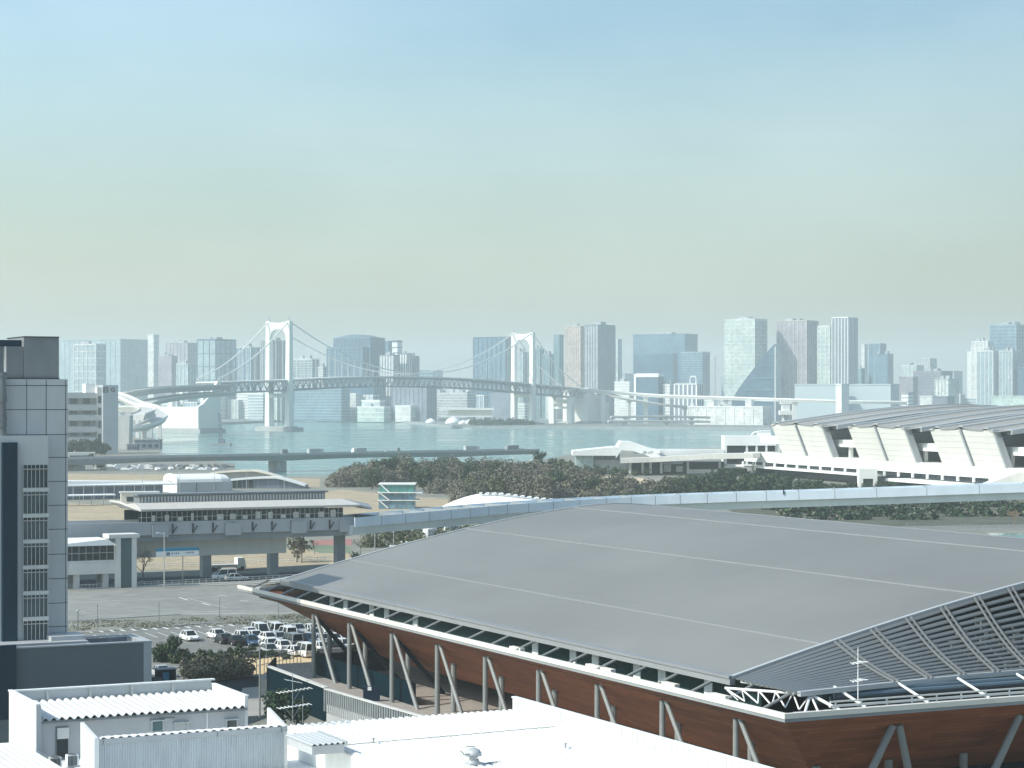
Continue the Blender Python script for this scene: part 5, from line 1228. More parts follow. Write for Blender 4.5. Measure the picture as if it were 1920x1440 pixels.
for k,(i,j) in enumerate(((0,1),(2,3),(4,5),(6,6))):
    s0, s1 = FS[i][0]-3, FS[j][1]+(5 if k<3 else 60)
    def zr(e): 
        u = (e+6)/100; return zt+ZF+.3+ 8.2*math.sin(math.pi*.5*min(1,u*1.25))**1.1*.92 - (4*((u-.8)/.2)**2 if u > .8 else 0)
    b = MB(HM); ns = 28; ne = 20
    def pr(u):                             # ribbed profile across the bay: flat trays between raised light ridges
        m_ = (u*3)%1; return .9*math.exp(-((m_-.5)/.12)**2) - 1.6*abs(u-.5)
    b.sheet(lambda u,v:(s0+(s1-s0)*u, (-6+100*v)*EB, zr(-6+100*v)+pr(u)), ns*2, ne, 0)
    ro = b.build('wave_roof', m_hroof, t, smooth=True)
    b = MB(HM)
    for u0 in (0.0,1.0):
        x = s0+(s1-s0)*u0; q0 = 1.0 if u0 == 0 else 4.5
        b.loft([[(x-q0,(-6+100*v)*EB,zr(-6+100*v)+pr(u0)+.25),(x+1.0,(-6+100*v)*EB,zr(-6+100*v)+pr(u0)+.25),(x+.8,(-6+100*v)*EB,zr(-6+100*v)+pr(u0)-1.5),(x-q0+.2,(-6+100*v)*EB,zr(-6+100*v)+pr(u0)-1.5)] for v in [.05+.95*q/18 for q in range(19)]])
    b.build('roof_edge', m_steell, ro)
    b = MB(HM)
    for c_ in (1/6,.5,5/6):
        x = s0+(s1-s0)*c_
        b.loft([[(x-1.3,(-5.8+100*v)*EB,zr(-6+100*v)+pr(c_)+.35),(x+1.3,(-5.8+100*v)*EB,zr(-6+100*v)+pr(c_)+.35),(x+1.3,(-5.8+100*v)*EB,zr(-6+100*v)+pr(c_)-.2),(x-1.3,(-5.8+100*v)*EB,zr(-6+100*v)+pr(c_)-.2)] for v in [q/18 for q in range(19)]])
    b.build('roof_ridge', m_steell, ro)
    b = MB(HM); b.sheet(lambda u,v:(s0+(s1-s0)*u, (-4+97*v)*EB, zr(-6+100*v)-2.6), 2, 10); b.build('soffit', m_t['slate'], ro)
# low wing at the left of the hall
a = P(1358,0,1010); t = thing('hall_annex','white flat annex with a dark open front at the left end of the hall','building', (a.x,1010,3), 0); W = WM[t.name]; w_ = 24
b = MB(W); b.box(0,w_,0,14,13.0,17.5); b.box(0,1.2,0,14,3.8,13); b.box(0,w_,0,14,2.6,4.4); b.build('frame', m_white, t)
b = MB(W); b.box(1.3,w_-.2,3,13.5,4.4,13); b.build('glazing', m_glassd, t); b = MB(W); [b.box(10+i*4.5,11+i*4.5,.5,1.5,4.4,13) for i in range(3)]; b.build('columns', m_white, t)
b = MB(W); b.path([(13,5,17.4),(14,5,19),(17,5,19.6),(22,5,19.6)],.35,6); b.box(16,22,4,7,17.5,19); b.build('roof_pipes', m_white, t)
# pylon like vent at the hall's left roof
a = P(1473,0,1040); t = thing('tripod_tower','white splayed leg lookout beside the hall roof','tower', (a.x,1040,3), 0); W = WM[t.name]; b = MB(W)
for (x,y) in ((-4.5,-3),(5,-2),(0,4)): b.bar((x,y,-.2),(x*.25,y*.25,27),.9)
b.build('legs', m_white, t); b = MB(W); b.box(-3,3,-2.5,2.5,27,29); b.box(-1.8,1.8,-1.8,1.8,29,32); b.box(-2.6,2.6,-2,2,32,33); b.build('cabin', m_white, t)
# things under the terrace and under the guideway at right
a = Gd(1628,915,3); t = thing('gate_block','white gate like block at the foot of the hall terrace','building', a, 0); W = WM[t.name]; b = MB(W); b.box(-3.5,3.5,0,5,3.6,7.6); b.box(-3.5,-2,0,5,-.2,3.6); b.box(2,3.5,0,5,-.2,3.6); b.build('frame', m_white, t); b = MB(W); b.box(-2,2,1,4,-.2,3.5); b.build('opening', m_dark, t)
a = Gd(1800,915,3); b = MB(); b.prism([(a.x-3,a.y),(a.x+14,a.y-6),(a.x+16,a.y),(a.x+1,a.y+6)],2.8,5.6); tag(b.build('ramp_block', m_white), 'white wedge shaped ramp wall at the right foot of the hall','ramp wall')
a = P(1885,905,760); b = MB(); b.loft([[(a.x-7+i*1.4, a.y-2-i*.3, 3),(a.x-7+i*1.4,a.y-2-i*.3,3+9.2*min(1,(.55+i*.06))),(a.x-7+i*1.4,a.y+6,3+9.2*min(1,(.55+i*.06))),(a.x-7+i*1.4,a.y+6,3)] for i in range(18)]); tag(b.build('curved_shed', m_offw, smooth=False),'pale curved roof shed at the right edge above the guideway','shed')
patch('dark_slope', [(1360,952),(1990,935),(1990,984),(1640,990),(1400,975)], mat('bank_earth',(.12,.12,.085),.95,col2=(.05,.06,.04),scale=.08,fine=.5), 3.02)
patch('canal_path', [(1640,988),(1990,982),(1990,991),(1780,998)], m_asph, 3.03)
b = MB(); a, c = Gd(1700,990,3), Gd(2000,986,3); b.bar((a.x,a.y,4.2),(c.x,c.y,4.2),.2,.2)
for i in range(40): u = i/39; p = a*(1-u)+c*u; b.tube((p.x,p.y,2.9),(p.x,p.y,4.2),.07,.07,5)
tag(b.build('railing', m_steel), 'long dark railing along the path under the guideway','railing')
patch('canal', [(1850,1000),(2000,996),(2000,1012),(1870,1008)], m_water, 3.04)
bx = []; rr = random.Random(13)
for i in range(60):
    x = 1450+i*9+rr.uniform(-5,5); p = Gd(x, rr.choice((950,956,962,968,974)), 3); bx.append(((p.x,p.y,2.8),3.4,3.4,rr.uniform(1.5,4.5),170))
scatter_mass('bank_shrubs','dark green shrubs on the bank under the guideway at right', bx, [m_leafd, m_leafb], 0, .52, 'shrubs', seed=6)
p = Gd(1902,985,3); o = branch_tree('bare_tree','leafless orange brown tree under the guideway at the right edge', 19, 6, mat('orange_twigs',(.40,.26,.15),.8), depth=5, spread=.6); o.location = p
bx = []
for i in range(40):
    x = 1500+i*8+rr.uniform(-5,5); p = Gd(x, 914+rr.uniform(-2,3), 3); bx.append(((p.x,p.y,2.8),2.4,2.4,rr.uniform(1.2,3.4),90))
scatter_mass('hall_hedge','scrubby dark hedge along the foot of the white hall', bx, [m_leafd, m_leafm], 0, .45, 'hedge', seed=26)
# ------------------------------------------------------------------ gymnasium
GB = Vector((20.6,165.5,0)); GYM = Matrix.Translation(GB) @ GRID
t = thing('gymnasium','large gymnasium with a grey barrel roof and a timber clad hull on slanted columns','gymnasium', GB+Vector((0,0,3)), GA)
def gb(name, m, fn, parent=None, smooth=False):
    b = MB(GYM); fn(b); return b.build(name, m, parent or t, smooth)
EWD, ELN = 100.0, 127.0; L0, L1, W0, W1 = 12.5, 118.5, 3.0, 97.0
def arch(w): d = w-50; return 23.8-8.5*((d*d+9)**.704-9**.704)/((47*47+9)**.704-9**.704)
def gl(px, w, z):                          # l at which the line (w,z) passes a pixel column
    lo, hi = -60, 140
    for _ in range(50):
        m_ = (lo+hi)/2; p = GYM @ Vector((w, m_, z)); x = 960+F*p.x/p.y
        lo, hi = (m_,hi) if x > px else (lo,m_)
    return lo
roof = gb('roof', m_roof, lambda b:b.sheet(lambda u,v:(W0+(W1-W0)*u, L0+(L1-L0)*v, arch(W0+(W1-W0)*u)), 40, 6), smooth=True)
gb('roof_underside', m_greyd, lambda b:b.sheet(lambda u,v:(W0+.2+(W1-W0-.4)*u, L0+.2+(L1-L0-.4)*v, arch(W0+(W1-W0)*u)-.5), 20, 1), roof)
for w in (12.0,28.3,44.0,56,71.7,88): gb('roof_seam', m_seam, lambda b:b.box(w-.13,w+.13,L0+.1,L1-.1,arch(w)-.05,arch(w)+.07), roof)
def fascia(b):
    b.box(W0-.25,W0+.25,L0-.2,L1+.2,arch(W0)-.62,arch(W0)-.12)
    b.box(W1-.25,W1+.25,L0-.2,L1+.2,arch(W1)-.62,arch(W1)-.12)
gb('eaves_fascia', mat('fascia_grey',(.27,.285,.29),.5,var=.06,scale=.3), fascia, roof)
gb('eaves_cap', m_seam, lambda b:b.box(W0-.35,W0+.5,L0-.2,L1+.2,arch(W0)-.10,arch(W0)+.12), roof)
for l in (L0, L1):
    def verge(b):
        b.loft([[(w,l-.22,arch(w)-.14),(w,l+.22,arch(w)-.14),(w,l+.22,arch(w)+.10),(w,l-.22,arch(w)+.10)] for w in [W0+(W1-W0)*i/40 for i in range(41)]])
    gb('gable_trim', m_trim, verge, roof)
# far sloping gable
gb('far_slope', m_trim, lambda b:b.sheet(lambda u,v:(W0+(W1-W0)*u, L1+.3+8*v, arch(W0+(W1-W0)*u)*(1-v)+15.0*v-.3*v), 24, 3))
# eaves tray, cream front edge
def ring(ins, z): return [(ins,ins,z),(EWD-ins,ins,z),(EWD-ins,ELN-ins,z),(ins,ELN-ins,z)]
gb('eaves_edge', m_cream, lambda b:[b.box(0,.35,0,ELN,13.72,14.12),b.box(EWD-.35,EWD,0,ELN,13.72,14.12),b.box(.35,EWD-.35,0,.35,13.72,14.12),b.box(.35,EWD-.35,ELN-.35,ELN,13.72,14.12)])
gb('gutter', m_trim, lambda b:[b.box(.36,.95,.36,ELN-.36,13.5,13.85),b.box(2.2,EWD-.36,.36,2.2,13.5,13.85),b.box(2.2,EWD-.36,ELN-2.2,ELN-.36,13.5,13.85),b.box(EWD-2.2,EWD-.36,2.2,ELN-2.2,13.5,13.85)])
hull = MB(GYM)
rg = [ring(.12,13.46), ring(.9,13.0), ring(3.5,10.9), ring(6.3,8.7), ring(9,7.15), ring(12,6.4), ring(17,6.1)]
fl = [ELN-.12] + [gl(px, r[0][0], r[0][2]) for px, r in zip((515,600,672,740,790,830), rg[1:])]   # the far end runs in more gently
rg = [[r[0],r[1],(r[2][0],l_,r[2][2]),(r[3][0],l_,r[3][2])] for r,l_ in zip(rg,fl)]
ids = [hull.vs(r) for r in rg]
for A,B_ in zip(ids, ids[1:]):
    for k in range(4): hull.fa([A[k],B_[k],B_[(k+1)%4],A[(k+1)%4]], 1 if k in (0,2) else 0)
hull.build('timber_hull', [m_timy, m_timx], t)
gb('eaves_dark_strip', m_concd, lambda b:(b.box(.06,.55,.06,ELN-.1,13.45,13.715), b.box(.55,EWD-.1,.06,.55,13.45,13.715)))  # darker concrete strip directly below the cream edge
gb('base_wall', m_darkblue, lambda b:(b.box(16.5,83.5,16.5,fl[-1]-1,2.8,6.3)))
def basef(b):
    for i in range(int((fl[-1]-20)/3.9)): y = 18+i*3.9; b.box(16.3,16.48,y,y+.18,3,6.05)
    for i in range(17): x = 18+i*3.9; b.box(x,x+.18,16.3,16.48,3,6.05)
gb('base_mullions', m_teal, basef)
# clerestory between tray and roof edge
CW = 4.6
gb('clerestory_wall', mat('clerestory_green',(.018,.045,.042),.25,var=.25,scale=.3), lambda b:((b.box(CW,CW+.2,L0-2,L1+3,12.4,arch(W0)-.5), b.box(.96,CW,L0-2,L1+3,12.9,13.0)), b.box(EWD-CW-.2,EWD-CW,L0,L1,13.6,arch(W1)-.5)))
for px in (624,650,699,727,781,1006,1077,1119,1197,1244,1331):
    l = gl(px, CW, 14.4); gb('white_shutter', m_white, lambda b:b.box(CW-.12,CW-.02,l-.55,l+.75,13.02,arch(W0)-.62))
for px in (1000,1146,1170,1290,1385):
    l = gl(px, 3.2, 14.1); gb('sill_box', m_cream, lambda b:b.box(1.2,1.7,l-1.2,l+1.2,13.01,14.1))
for k in range(24):
    l = L0-8+k*5.45
    if l > L1+6: break
    gb('eaves_strut', m_steel, lambda b:b.tube((.9,l,13.86),(W0+.4,l+.0,arch(W0)-.45 if l > L0 else 14.9),.14,.14,8))
# tip of the far left corner: glazing bars
gb('tip_glazing', m_glassd, lambda b:b.box(CW+.3,CW+14,L1+3.1,L1+3.4,13.8,15.0))
def tipb(b):
    for k in range(5): b.bar((1.0+k*.4,L1+1.5+k*1.3,13.9),(CW+3,L1+.5+k*.8,15.1),.16)
gb('tip_bars', m_steel, tipb)
m_grey2 = mat('rib_grey', (.17,.18,.185), .5, var=.06)
# louvred sloping gable at the near end
def lo_pt(w, v):                           # v = 0 at the gable edge, 1 at the lower line
    za = arch(w)-.12; zl = 15.15+ .008*w; ll = 2.4+.115*min(w,22)
    s = v; sag = .10*(za-zl)*math.sin(math.pi*s)
    return Vector((w, L0-.3+(ll-L0+.3)*s, za+(zl-za)*s-sag))
NS = 15
def slats(b, w0, w1, n):
    for k in range(NS):
        for i in range(n):
            wa, wb = w0+(w1-w0)*i/n, w0+(w1-w0)*(i+1)/n
            def cov(w): return max(.38, min(1, .86-.021*(w-6)))
            v0 = k/NS
            p = [lo_pt(wa,v0),lo_pt(wb,v0),lo_pt(wb,v0+cov(wb)/NS),lo_pt(wa,v0+cov(wa)/NS)]
            o = Vector((0,-.02,-.09)); b.hexa([p[0]+o,p[1]+o,p[2]+o,p[3]+o,p[0],p[1],p[2],p[3]])
lv = gb('louvre_gable', mat('louvre_grey',(.125,.138,.145),.45,var=.06,scale=.2), lambda b:slats(b, 3.2, 50, 24))
for w in (12.8,16.4,20.0,23.6,27.2,30.8,34.4,38,41.6,45.2,48.8):
    for d in (0,.5):
        def lribs(b):
            pts = [lo_pt(w+d,v/8)+Vector((0,-.12,.16)) for v in range(9)]
            for a_,c_ in zip(pts,pts[1:]): b.bar(a_,c_,.12,.16)
        gb('louvre_rib', m_grey2, lribs, lv)
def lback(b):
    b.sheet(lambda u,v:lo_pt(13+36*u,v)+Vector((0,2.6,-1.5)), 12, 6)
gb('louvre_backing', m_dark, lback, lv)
def lcat(b):
    rr = random.Random(3)
    for i in range(60):
        w = rr.uniform(18,49); v = rr.uniform(.15,.95); p = lo_pt(w,v)+Vector((0,1.0,-.7)); b.box(p.x,p.x+rr.uniform(.3,.8),p.y,p.y+.4,p.z-.5,p.z+.3)
    for i in range(24):
        w = 17+i*1.35; p = lo_pt(w,.3)+Vector((0,1.2,-.8)); q = lo_pt(w+.9,.85)+Vector((0,1.2,-.6)); b.bar(p,q,.1)
gb('louvre_frames', m_steel, lcat, lv)
gb('louvre_sill', m_trim, lambda b:b.loft([[lo_pt(w,1)+Vector((0,-.1,-.28)),lo_pt(w,1)+Vector((0,.35,-.28)),lo_pt(w,1)+Vector((0,.35,.1)),lo_pt(w,1)+Vector((0,-.1,.1))] for w in [3.2+46.8*i/20 for i in range(21)]]))
# plant gallery in front of the louvres
gb('gallery_glazing', m_glasst, lambda b:b.box(6,60,4.6,4.9,13.86,15.0))
for k,(l,z,r) in enumerate(((4.2,14.25,.28),(3.6,14.6,.22),(4.0,14.85,.2))): gb('duct', mat('duct_blue_grey',(.10,.15,.19),.45), lambda b:b.tube((7,l,z),(62,l+.6,z),r,r,8))
def rail(b):
    b.bar((5,1.3,14.55),(62,1.3,14.55),.12,.12); b.bar((5,1.35,14.2),(62,1.35,14.2),.22,.16)
    for i in range(24): b.bar((5.5+i*2.4,1.3,13.86),(5.5+i*2.4,1.3,14.55),.1)
gb('gallery_rail', m_offw, rail)
for k in range(6):
    w = 8.5+k*6.0; gb('eaves_strut', m_white, lambda b:(b.tube((w,1.4,13.86),(w-1.3,4.0,15.3),.13,.11,8)))
def trus(b):
    a = Vector((1.2,10.5,14.75)); c = Vector((4.6,3.4,14.9)); lo_ = Vector((1.8,9.5,13.86)); lc = Vector((3.4,2.2,13.86))
    b.tube(a,c,.11,.11,8); b.tube((3.4,11.6,15.0),c,.09,.09,8)
    for i in range(6):
        u = i/5; b.tube(a+(c-a)*u, lo_+(lc-lo_)*min(1,u+.1), .07,.07,6); b.tube(a+(c-a)*u, lo_+(lc-lo_)*max(0,u-.1), .06,.06,6)
    b.tube(c,(5.8,1.0,13.86),.13,.13,8); b.tube(c,(2.6,1.2,13.86),.11,.11,8); b.tube(c,(3.8,1.1,13.86),.09,.09,8)
gb('corner_truss', m_white, trus)
# columns: an upright and a raking leg from one head
for k,px in enumerate((588,655,735,820,910,1010,1120,1242,1380)):
    w = 1.6; l = gl(px, w, 12.3); zt_ = 12.42
    gb('column', m_steel, lambda b:b.tube((w,l,2.9),(w,l,zt_),.29,.24,12)); gb('raking_column', m_steel, lambda b:b.tube((w+.05,l-.55,zt_),(w+.4,l-7.6,2.9),.20,.24,12))
    gb('column', m_steel, lambda b:b.tube((4.6,l+2.5,2.9),(4.6,l+2.5,10.05),.30,.30,10))
    gb('raking_column', m_darkblue, lambda b:b.tube((2.2,l+.5,11.9),(9.5,l+4,4.9),.24,.28,10)) if k < 3 else None
for px,pz in ((1680,1365),(1918,1358)):
    p = None; lo,hi = 0,80
    for _ in range(40):
        m_ = (lo+hi)/2; q = GYM @ Vector((m_,1.7,12.3)); lo,hi = (m_,hi) if 960+F*q.x/q.y < px else (lo,m_)
    for s in (-1,1): gb('raking_column', m_steel, lambda b:b.tube((lo+s*.3,1.7,12.3),(lo+s*4.2-1.0,2.6,2.9),.3,.34,12))
for w in (7,14,21.5,29,37): gb('column', m_steel, lambda b:b.tube((w,6.2,2.9),(w,6.2,8.75),.34,.34,10))
# roof aerial on the eaves
a = GYM @ Vector((8.5,2.6,13.85)); t = thing('roof_aerial','thin white aerial with cross rods on the gym eaves before the louvres','aerial', a, GA); W = WM[t.name]
b = MB(W); b.tube((0,0,0),(0,0,4.6),.05,.03,6); b.build('mast', m_white, t)
b = MB(W)
for z,s in ((2.0,1),(3.4,1)): b.bar((-.75,-.4,z),(.9,.4,z),.1); [b.bar((x-.15,x*.5+.4,z+.02),(x+.15,x*.5-.4,z+.02),.04) for x in (-.5,0,.5,.8)]
b.build('rods', m_white, t)

# ------------------------------------------------------------------ concourse under the eaves
tc_ = thing('concourse','raised paved concourse deck along the gym under the eaves','terrace', GYM @ Vector((4,100,3)), GA)
def cb(name, m, fn): b = MB(GYM); fn(b); return b.build(name, m, tc_)
cb('deck', m_deckt, lambda b:(b.prism([(-4.5,20),(16.4,20),(16.4,118),(2,118),(-4.5,106)],2.9,4.9),))
pk = [gp(500,1250,6.6),gp(610,1291,6.6),gp(700,1317,6.6),gp(800,1345,6.6),gp(900,1372,6.6)]
pk2 = [GRID @ Vector((a,c,0)) for a,c in pk]
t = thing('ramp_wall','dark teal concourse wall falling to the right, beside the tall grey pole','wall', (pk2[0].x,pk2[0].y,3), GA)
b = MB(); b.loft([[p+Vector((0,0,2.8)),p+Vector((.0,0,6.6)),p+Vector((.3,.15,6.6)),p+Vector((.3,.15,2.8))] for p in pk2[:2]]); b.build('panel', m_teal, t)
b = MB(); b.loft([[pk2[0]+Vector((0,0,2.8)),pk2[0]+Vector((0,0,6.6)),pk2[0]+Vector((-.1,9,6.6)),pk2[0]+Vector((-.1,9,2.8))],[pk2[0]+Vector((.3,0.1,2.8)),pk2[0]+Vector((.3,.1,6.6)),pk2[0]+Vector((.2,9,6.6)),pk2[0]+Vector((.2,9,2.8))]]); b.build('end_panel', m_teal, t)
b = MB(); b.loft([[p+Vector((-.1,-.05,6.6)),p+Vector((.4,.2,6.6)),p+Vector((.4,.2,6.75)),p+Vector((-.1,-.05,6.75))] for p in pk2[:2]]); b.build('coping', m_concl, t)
t = thing('slat_fence','grey slatted balustrade stepping down right of the teal concourse wall','fence', (pk2[1].x,pk2[1].y,3), GA)
b = MB(); b.loft([[p+Vector((0,0,5.0)),p+Vector((0,0,6.5)),p+Vector((.2,.1,6.5)),p+Vector((.2,.1,5.0))] for p in pk2[1:]]); b.build('backing', m_concd, t)
b = MB(); b2 = MB(); b2.loft([[p+Vector((-.15,-.08,6.5)),p+Vector((.3,.15,6.5)),p+Vector((.3,.15,6.62)),p+Vector((-.15,-.08,6.62))] for p in pk2[1:]]); b2.build('rail', m_concl, t)
for a_,c_ in zip(pk2[1:],pk2[2:]):
    n = int((c_-a_).length/.55)
    for i in range(n): p = a_+(c_-a_)*i/n; b.box(p.x-.16,p.x-.04,p.y-.22,p.y-.02,4.2,6.55)
b.build('slats', m_steell, t)
b = MB(); b.loft([[p+Vector((.1,.05,2.8)),p+Vector((.1,.05,4.99)),p+Vector((.5,.3,4.99)),p+Vector((.5,.3,2.8))] for p in pk2[1:4]]); tag(b.build('plinth_wall', m_grey),'grey plinth wall beneath the slatted balustrade','wall')
# guard fence and teal inner wall behind the first columns
f0, f1 = GYM @ Vector((-2.5,112.5,0)), GYM @ Vector((6,120,0))
t = thing('guard_fence','brown mesh guard fence on the deck by the sandy strip','fence', (f0.x,f0.y,4.9), GA)
b = MB(); b.bar(f0+Vector((0,0,6.3)),f1+Vector((0,0,6.3)),.1); b.bar(f0+Vector((0,0,5.5)),f1+Vector((0,0,5.5)),.06); b.build('rails', m_steel, t)
b = MB(); [b.bar(f0+(f1-f0)*i/12+Vector((0,0,4.2)),f0+(f1-f0)*i/12+Vector((0,0,6.3)),.08) for i in range(13)]; b.build('posts', m_steel, t)
a0, a1 = GYM @ Vector((8.5,75,0)), GYM @ Vector((8.5,122,0))
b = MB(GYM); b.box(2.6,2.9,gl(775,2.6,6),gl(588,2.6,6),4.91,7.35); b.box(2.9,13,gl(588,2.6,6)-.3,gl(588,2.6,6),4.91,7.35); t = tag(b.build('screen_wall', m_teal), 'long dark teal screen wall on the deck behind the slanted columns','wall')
p = GRID @ Vector((*gp(697,1312,5.0),0)); b = MB(); b.box(p.x-.6,p.x+.6,p.y-.6,p.y,4.9,7.4); b.box(p.x-.35,p.x-.1,p.y-.66,p.y-.6,6.6,7.1); 
t = thing('kiosk_box','dark blue cabinet with a white notice on the slatted balustrade','cabinet',(p.x,p.y,4.9),0); b = MB(); b.box(p.x-.9,p.x+.9,p.y-.6,p.y,4.3,6.5); b.build('body', m_darkblue, t); b = MB(); b.box(p.x-.4,p.x,p.y-.66,p.y-.61,6.1,6.5); b.build('notice', m_white, t)

# ------------------------------------------------------------------ bushes, hoarding and trees between car park and prefabs
patch('sandy_strip', [(440,1234),(560,1230),(700,1225),(720,1252),(600,1260),(440,1266)], mat('sandy_yellow',(.62,.47,.27),.95,var=.08,scale=.15,fine=1), 3.06)
h0, h1 = Gd(440,1233,3), Gd(700,1224,3)
t = thing('low_wall','low grey wall between the car park and the sandy strip','wall', h0, math.atan2(h1.y-h0.y,h1.x-h0.x)); W = WM[t.name]; ln = (h1-h0).length
b = MB(W); b.box(0,ln,0,.25,-.1,.75); b.build('wall', m_concd, t); b = MB(W); b.box(-.05,ln+.05,-.05,.3,.75,.83); b.build('coping', m_conc, t)
bush = make_tree('shrub','', 61, 1.35, .95, 900, .17, [m_leafd, m_leafm], .06, 'bushes below the car park', cat='bush', clumps=12, base=.05)
spots = [(318,1228,1.75,'tall dark bush, leftmost and tallest below the car park'),(303,1242,1.4,'dark bush behind the grey wing corner'),(335,1244,1.3,'dark bush just right of the tall one'),(352,1240,1.1,'dark bush beside the pink blossom'),(372,1243,1.2,'dark bush right of the pink blossom'),(392,1240,1.1,'dark bush below the second white car'),(412,1242,1.2,'dark bush below the black car'),(432,1236,1.1,'dark bush left of the slim pole hedge'),(448,1232,1.2,'dark bush near the dark blue car'),(468,1230,1.0,'dark bush in front of the dark blue car'),(487,1234,.9,'dark bush at the left end of the sandy strip'),(512,1232,.8,'small bush in front of the middle white car'),(535,1236,.7,'small bush left of the white front row car'),(595,1236,.8,'small bush right of the white front row van')]
for x,y,s,lab in spots: place(bush, *Gd(x,y,3)[:2], 2.9, s*.74, label=lab)
pk_ = make_tree('blossom_shrub','small shrub with pink blossom among the dark bushes', 62, .8, .5, 260, .16, [m_leafp, m_leafd], .05, cat='bush', clumps=7, base=.2); place(pk_, *Gd(342,1240,3)[:2], 3.3, 1.1)
ol = make_tree('hedge_bush','', 63, 1.6, 1.1, 1500, .15, [m_olive, m_leafb], .06, 'olive brown hedge bushes', cat='bush', clumps=14, base=.0)
for x,y,s,lab in ((362,1277,1.3,'olive brown hedge bush, left end by the grey wing'),(384,1276,1.4,'olive brown hedge bush, second from the left end'),(408,1274,1.4,'olive brown hedge bush in the middle of its row'),(430,1272,1.3,'olive brown hedge bush left of the sandy strip'),(452,1270,1.35,'yellowed bush at the sandy strip end')): place(ol, *Gd(x,y,3)[:2], 2.9, s, label=lab)
yt_ = make_tree('yellow_tree','yellow green tree behind the second slanted columns under the gym', 64, 2.6, 1.9, 1300, .24, [m_leafy, m_leafm], .14, clumps=16, base=.5)
place(yt_, *Gd(700,1256,3)[:2], 3, 1.0, label='yellow green tree behind the second slanted columns under the gym')
place(yt_, *Gd(664,1258,3)[:2], 3, .7, label='smaller yellow green tree left of the bigger one under the gym')
dg = make_tree('dark_tree','dark green tree at the foot of the teal concourse wall', 65, 2.0, 1.9, 1500, .2, [m_leafd], .12, clumps=16, base=.1)
place(dg, *Gd(520,1368,3)[:2], 3, 1.0, label='dark green bush at the foot of the teal wall, left of the aerial')
place(dg, *Gd(556,1366,3)[:2], 3, .8, label='dark green bush at the foot of the teal wall, behind the aerial')
put('black', Gd(295,1290,3.03), GA, 'black car beside the grey wing corner, under the bushes','cars on the lower road')
put('silver', Gd(300,1268,3.03), GA+1.57, 'silver car half hidden behind the grey wing corner','cars on the lower road')
t = thing('portable_shed','teal shed beside the corner of the grey wing','shed', Gd(312,1290,3), GA); W = WM[t.name]; b = MB(W); b.box(-1,1.2,0,1.5,-.1,2.2); b.build('walls', m_teal, t); b = MB(W); b.box(-1.1,1.3,-.1,1.6,2.2,2.3); b.build('roof', m_concd, t); b = MB(W); b.box(-.5,.3,-.06,-.01,0,1.9); b.build('door', m_bluep, t)

# ------------------------------------------------------------------ left tower block
OL = 250
gw = lambda px, Y: (GRID.inverted() @ P(px,0,Y))
f0 = gw(127,OL); lf = f0.y; wr = f0.x       # front plane of the slab, right edge
t = thing('office_tower_block','grey panelled tower block at the left edge with a strip of windows','tower block', GRID @ Vector((wr-14,lf,0))+Vector((0,0,3)), GA)
def tb(name, m, fn, parent=None): b = MB(GRID); fn(b); return b.build(name, m, parent or t)
def wx(px, l, z=0):                        # grid x on the plane y=l for a pixel column
    lo,hi = wr-40, wr+60
    for _ in range(50):
        m_ = (lo+hi)/2; p = GRID @ Vector((m_,l,0)); lo,hi = (m_,hi) if 960+F*p.x/p.y < px else (lo,m_)
    return lo
def zy(py, w, l): p = GRID @ Vector((w,l,0)); return H-(py-YH)/F*p.y
ztop = zy(711,wr-3,lf); zb = zy(1195,wr-3,lf)
tb('slab', mat('slab_panel',(.60,.61,.60),.45,var=.09,scale=.1,streak=3), lambda b:b.box(wr-30,wr,lf,lf+16,2.8,ztop))
def joints(b):
    for px in (50,86.5,123): x = wx(px,lf); b.box(x-.03,x+.03,lf-.03,lf+.01,3,ztop-.05)
    for py in (723,768,815,858,903,948,993,1040,1086,1132,1176): z = zy(py,wr-3,lf); b.box(wr-14,wr-.02,lf-.031,lf+.01,z-.035,z+.035)
tb('panel_joints', m_dark, joints)
z1 = zy(633,wr-3,lf+3); z2 = zy(708.5,wr-3,lf)
tb('plant_box', mat('plant_grey',(.22,.235,.245),.45,var=.08,streak=3), lambda b:b.box(wx(44.5,lf+2),wx(110.5,lf+2),lf+2,lf+10,ztop,z1)); tb('plant_box_rim', m_dark, lambda b:(b.box(wx(44,lf+1.9),wx(111,lf+1.9),lf+1.9,lf+10.1,z1,z1+.12), b.box(wx(12,lf+1.6),wx(111.5,lf+1.6),lf+1.6,lf+10.1,ztop-.02,ztop+.16)))
tb('plant_box', mat('penthouse_grey',(.2,.215,.225),.45,var=.08), lambda b:b.box(wx(12.5,lf+1.9),wx(44.2,lf+1.9),lf+2.1,lf+9,ztop+.02,zy(650,wr-3,lf+2)))
tb('plant_rim', m_navy, lambda b:b.box(wx(-20,lf+3),wx(43,lf+3),lf+3,lf+9.5,zy(650,wr-3,lf+2)+.02,zy(638,wr-3,lf+3)))
def pipes(b):
    for k,(z,r) in enumerate(((711,1.1),(757,1.0),(795,1.0))):
        zz_ = zy(z,wr-8,lf-1.5); b.tube((wx(2,lf-1),lf-1.2,zz_-2.6),(wx(2,lf-1),lf-1.2,zz_+.3),.62,.5,12); b.tube((wx(2,lf-1),lf-1.2,zz_+.3),(wx(2,lf-1),lf-1.2,zz_+.8),.62,.62,12)
    b.box(wx(-20,lf-1),wx(9,lf-1),lf-.5,lf-.05,zy(815,wr-8,lf),zy(650,wr-8,lf))
tb('ducts', m_greyd, pipes)
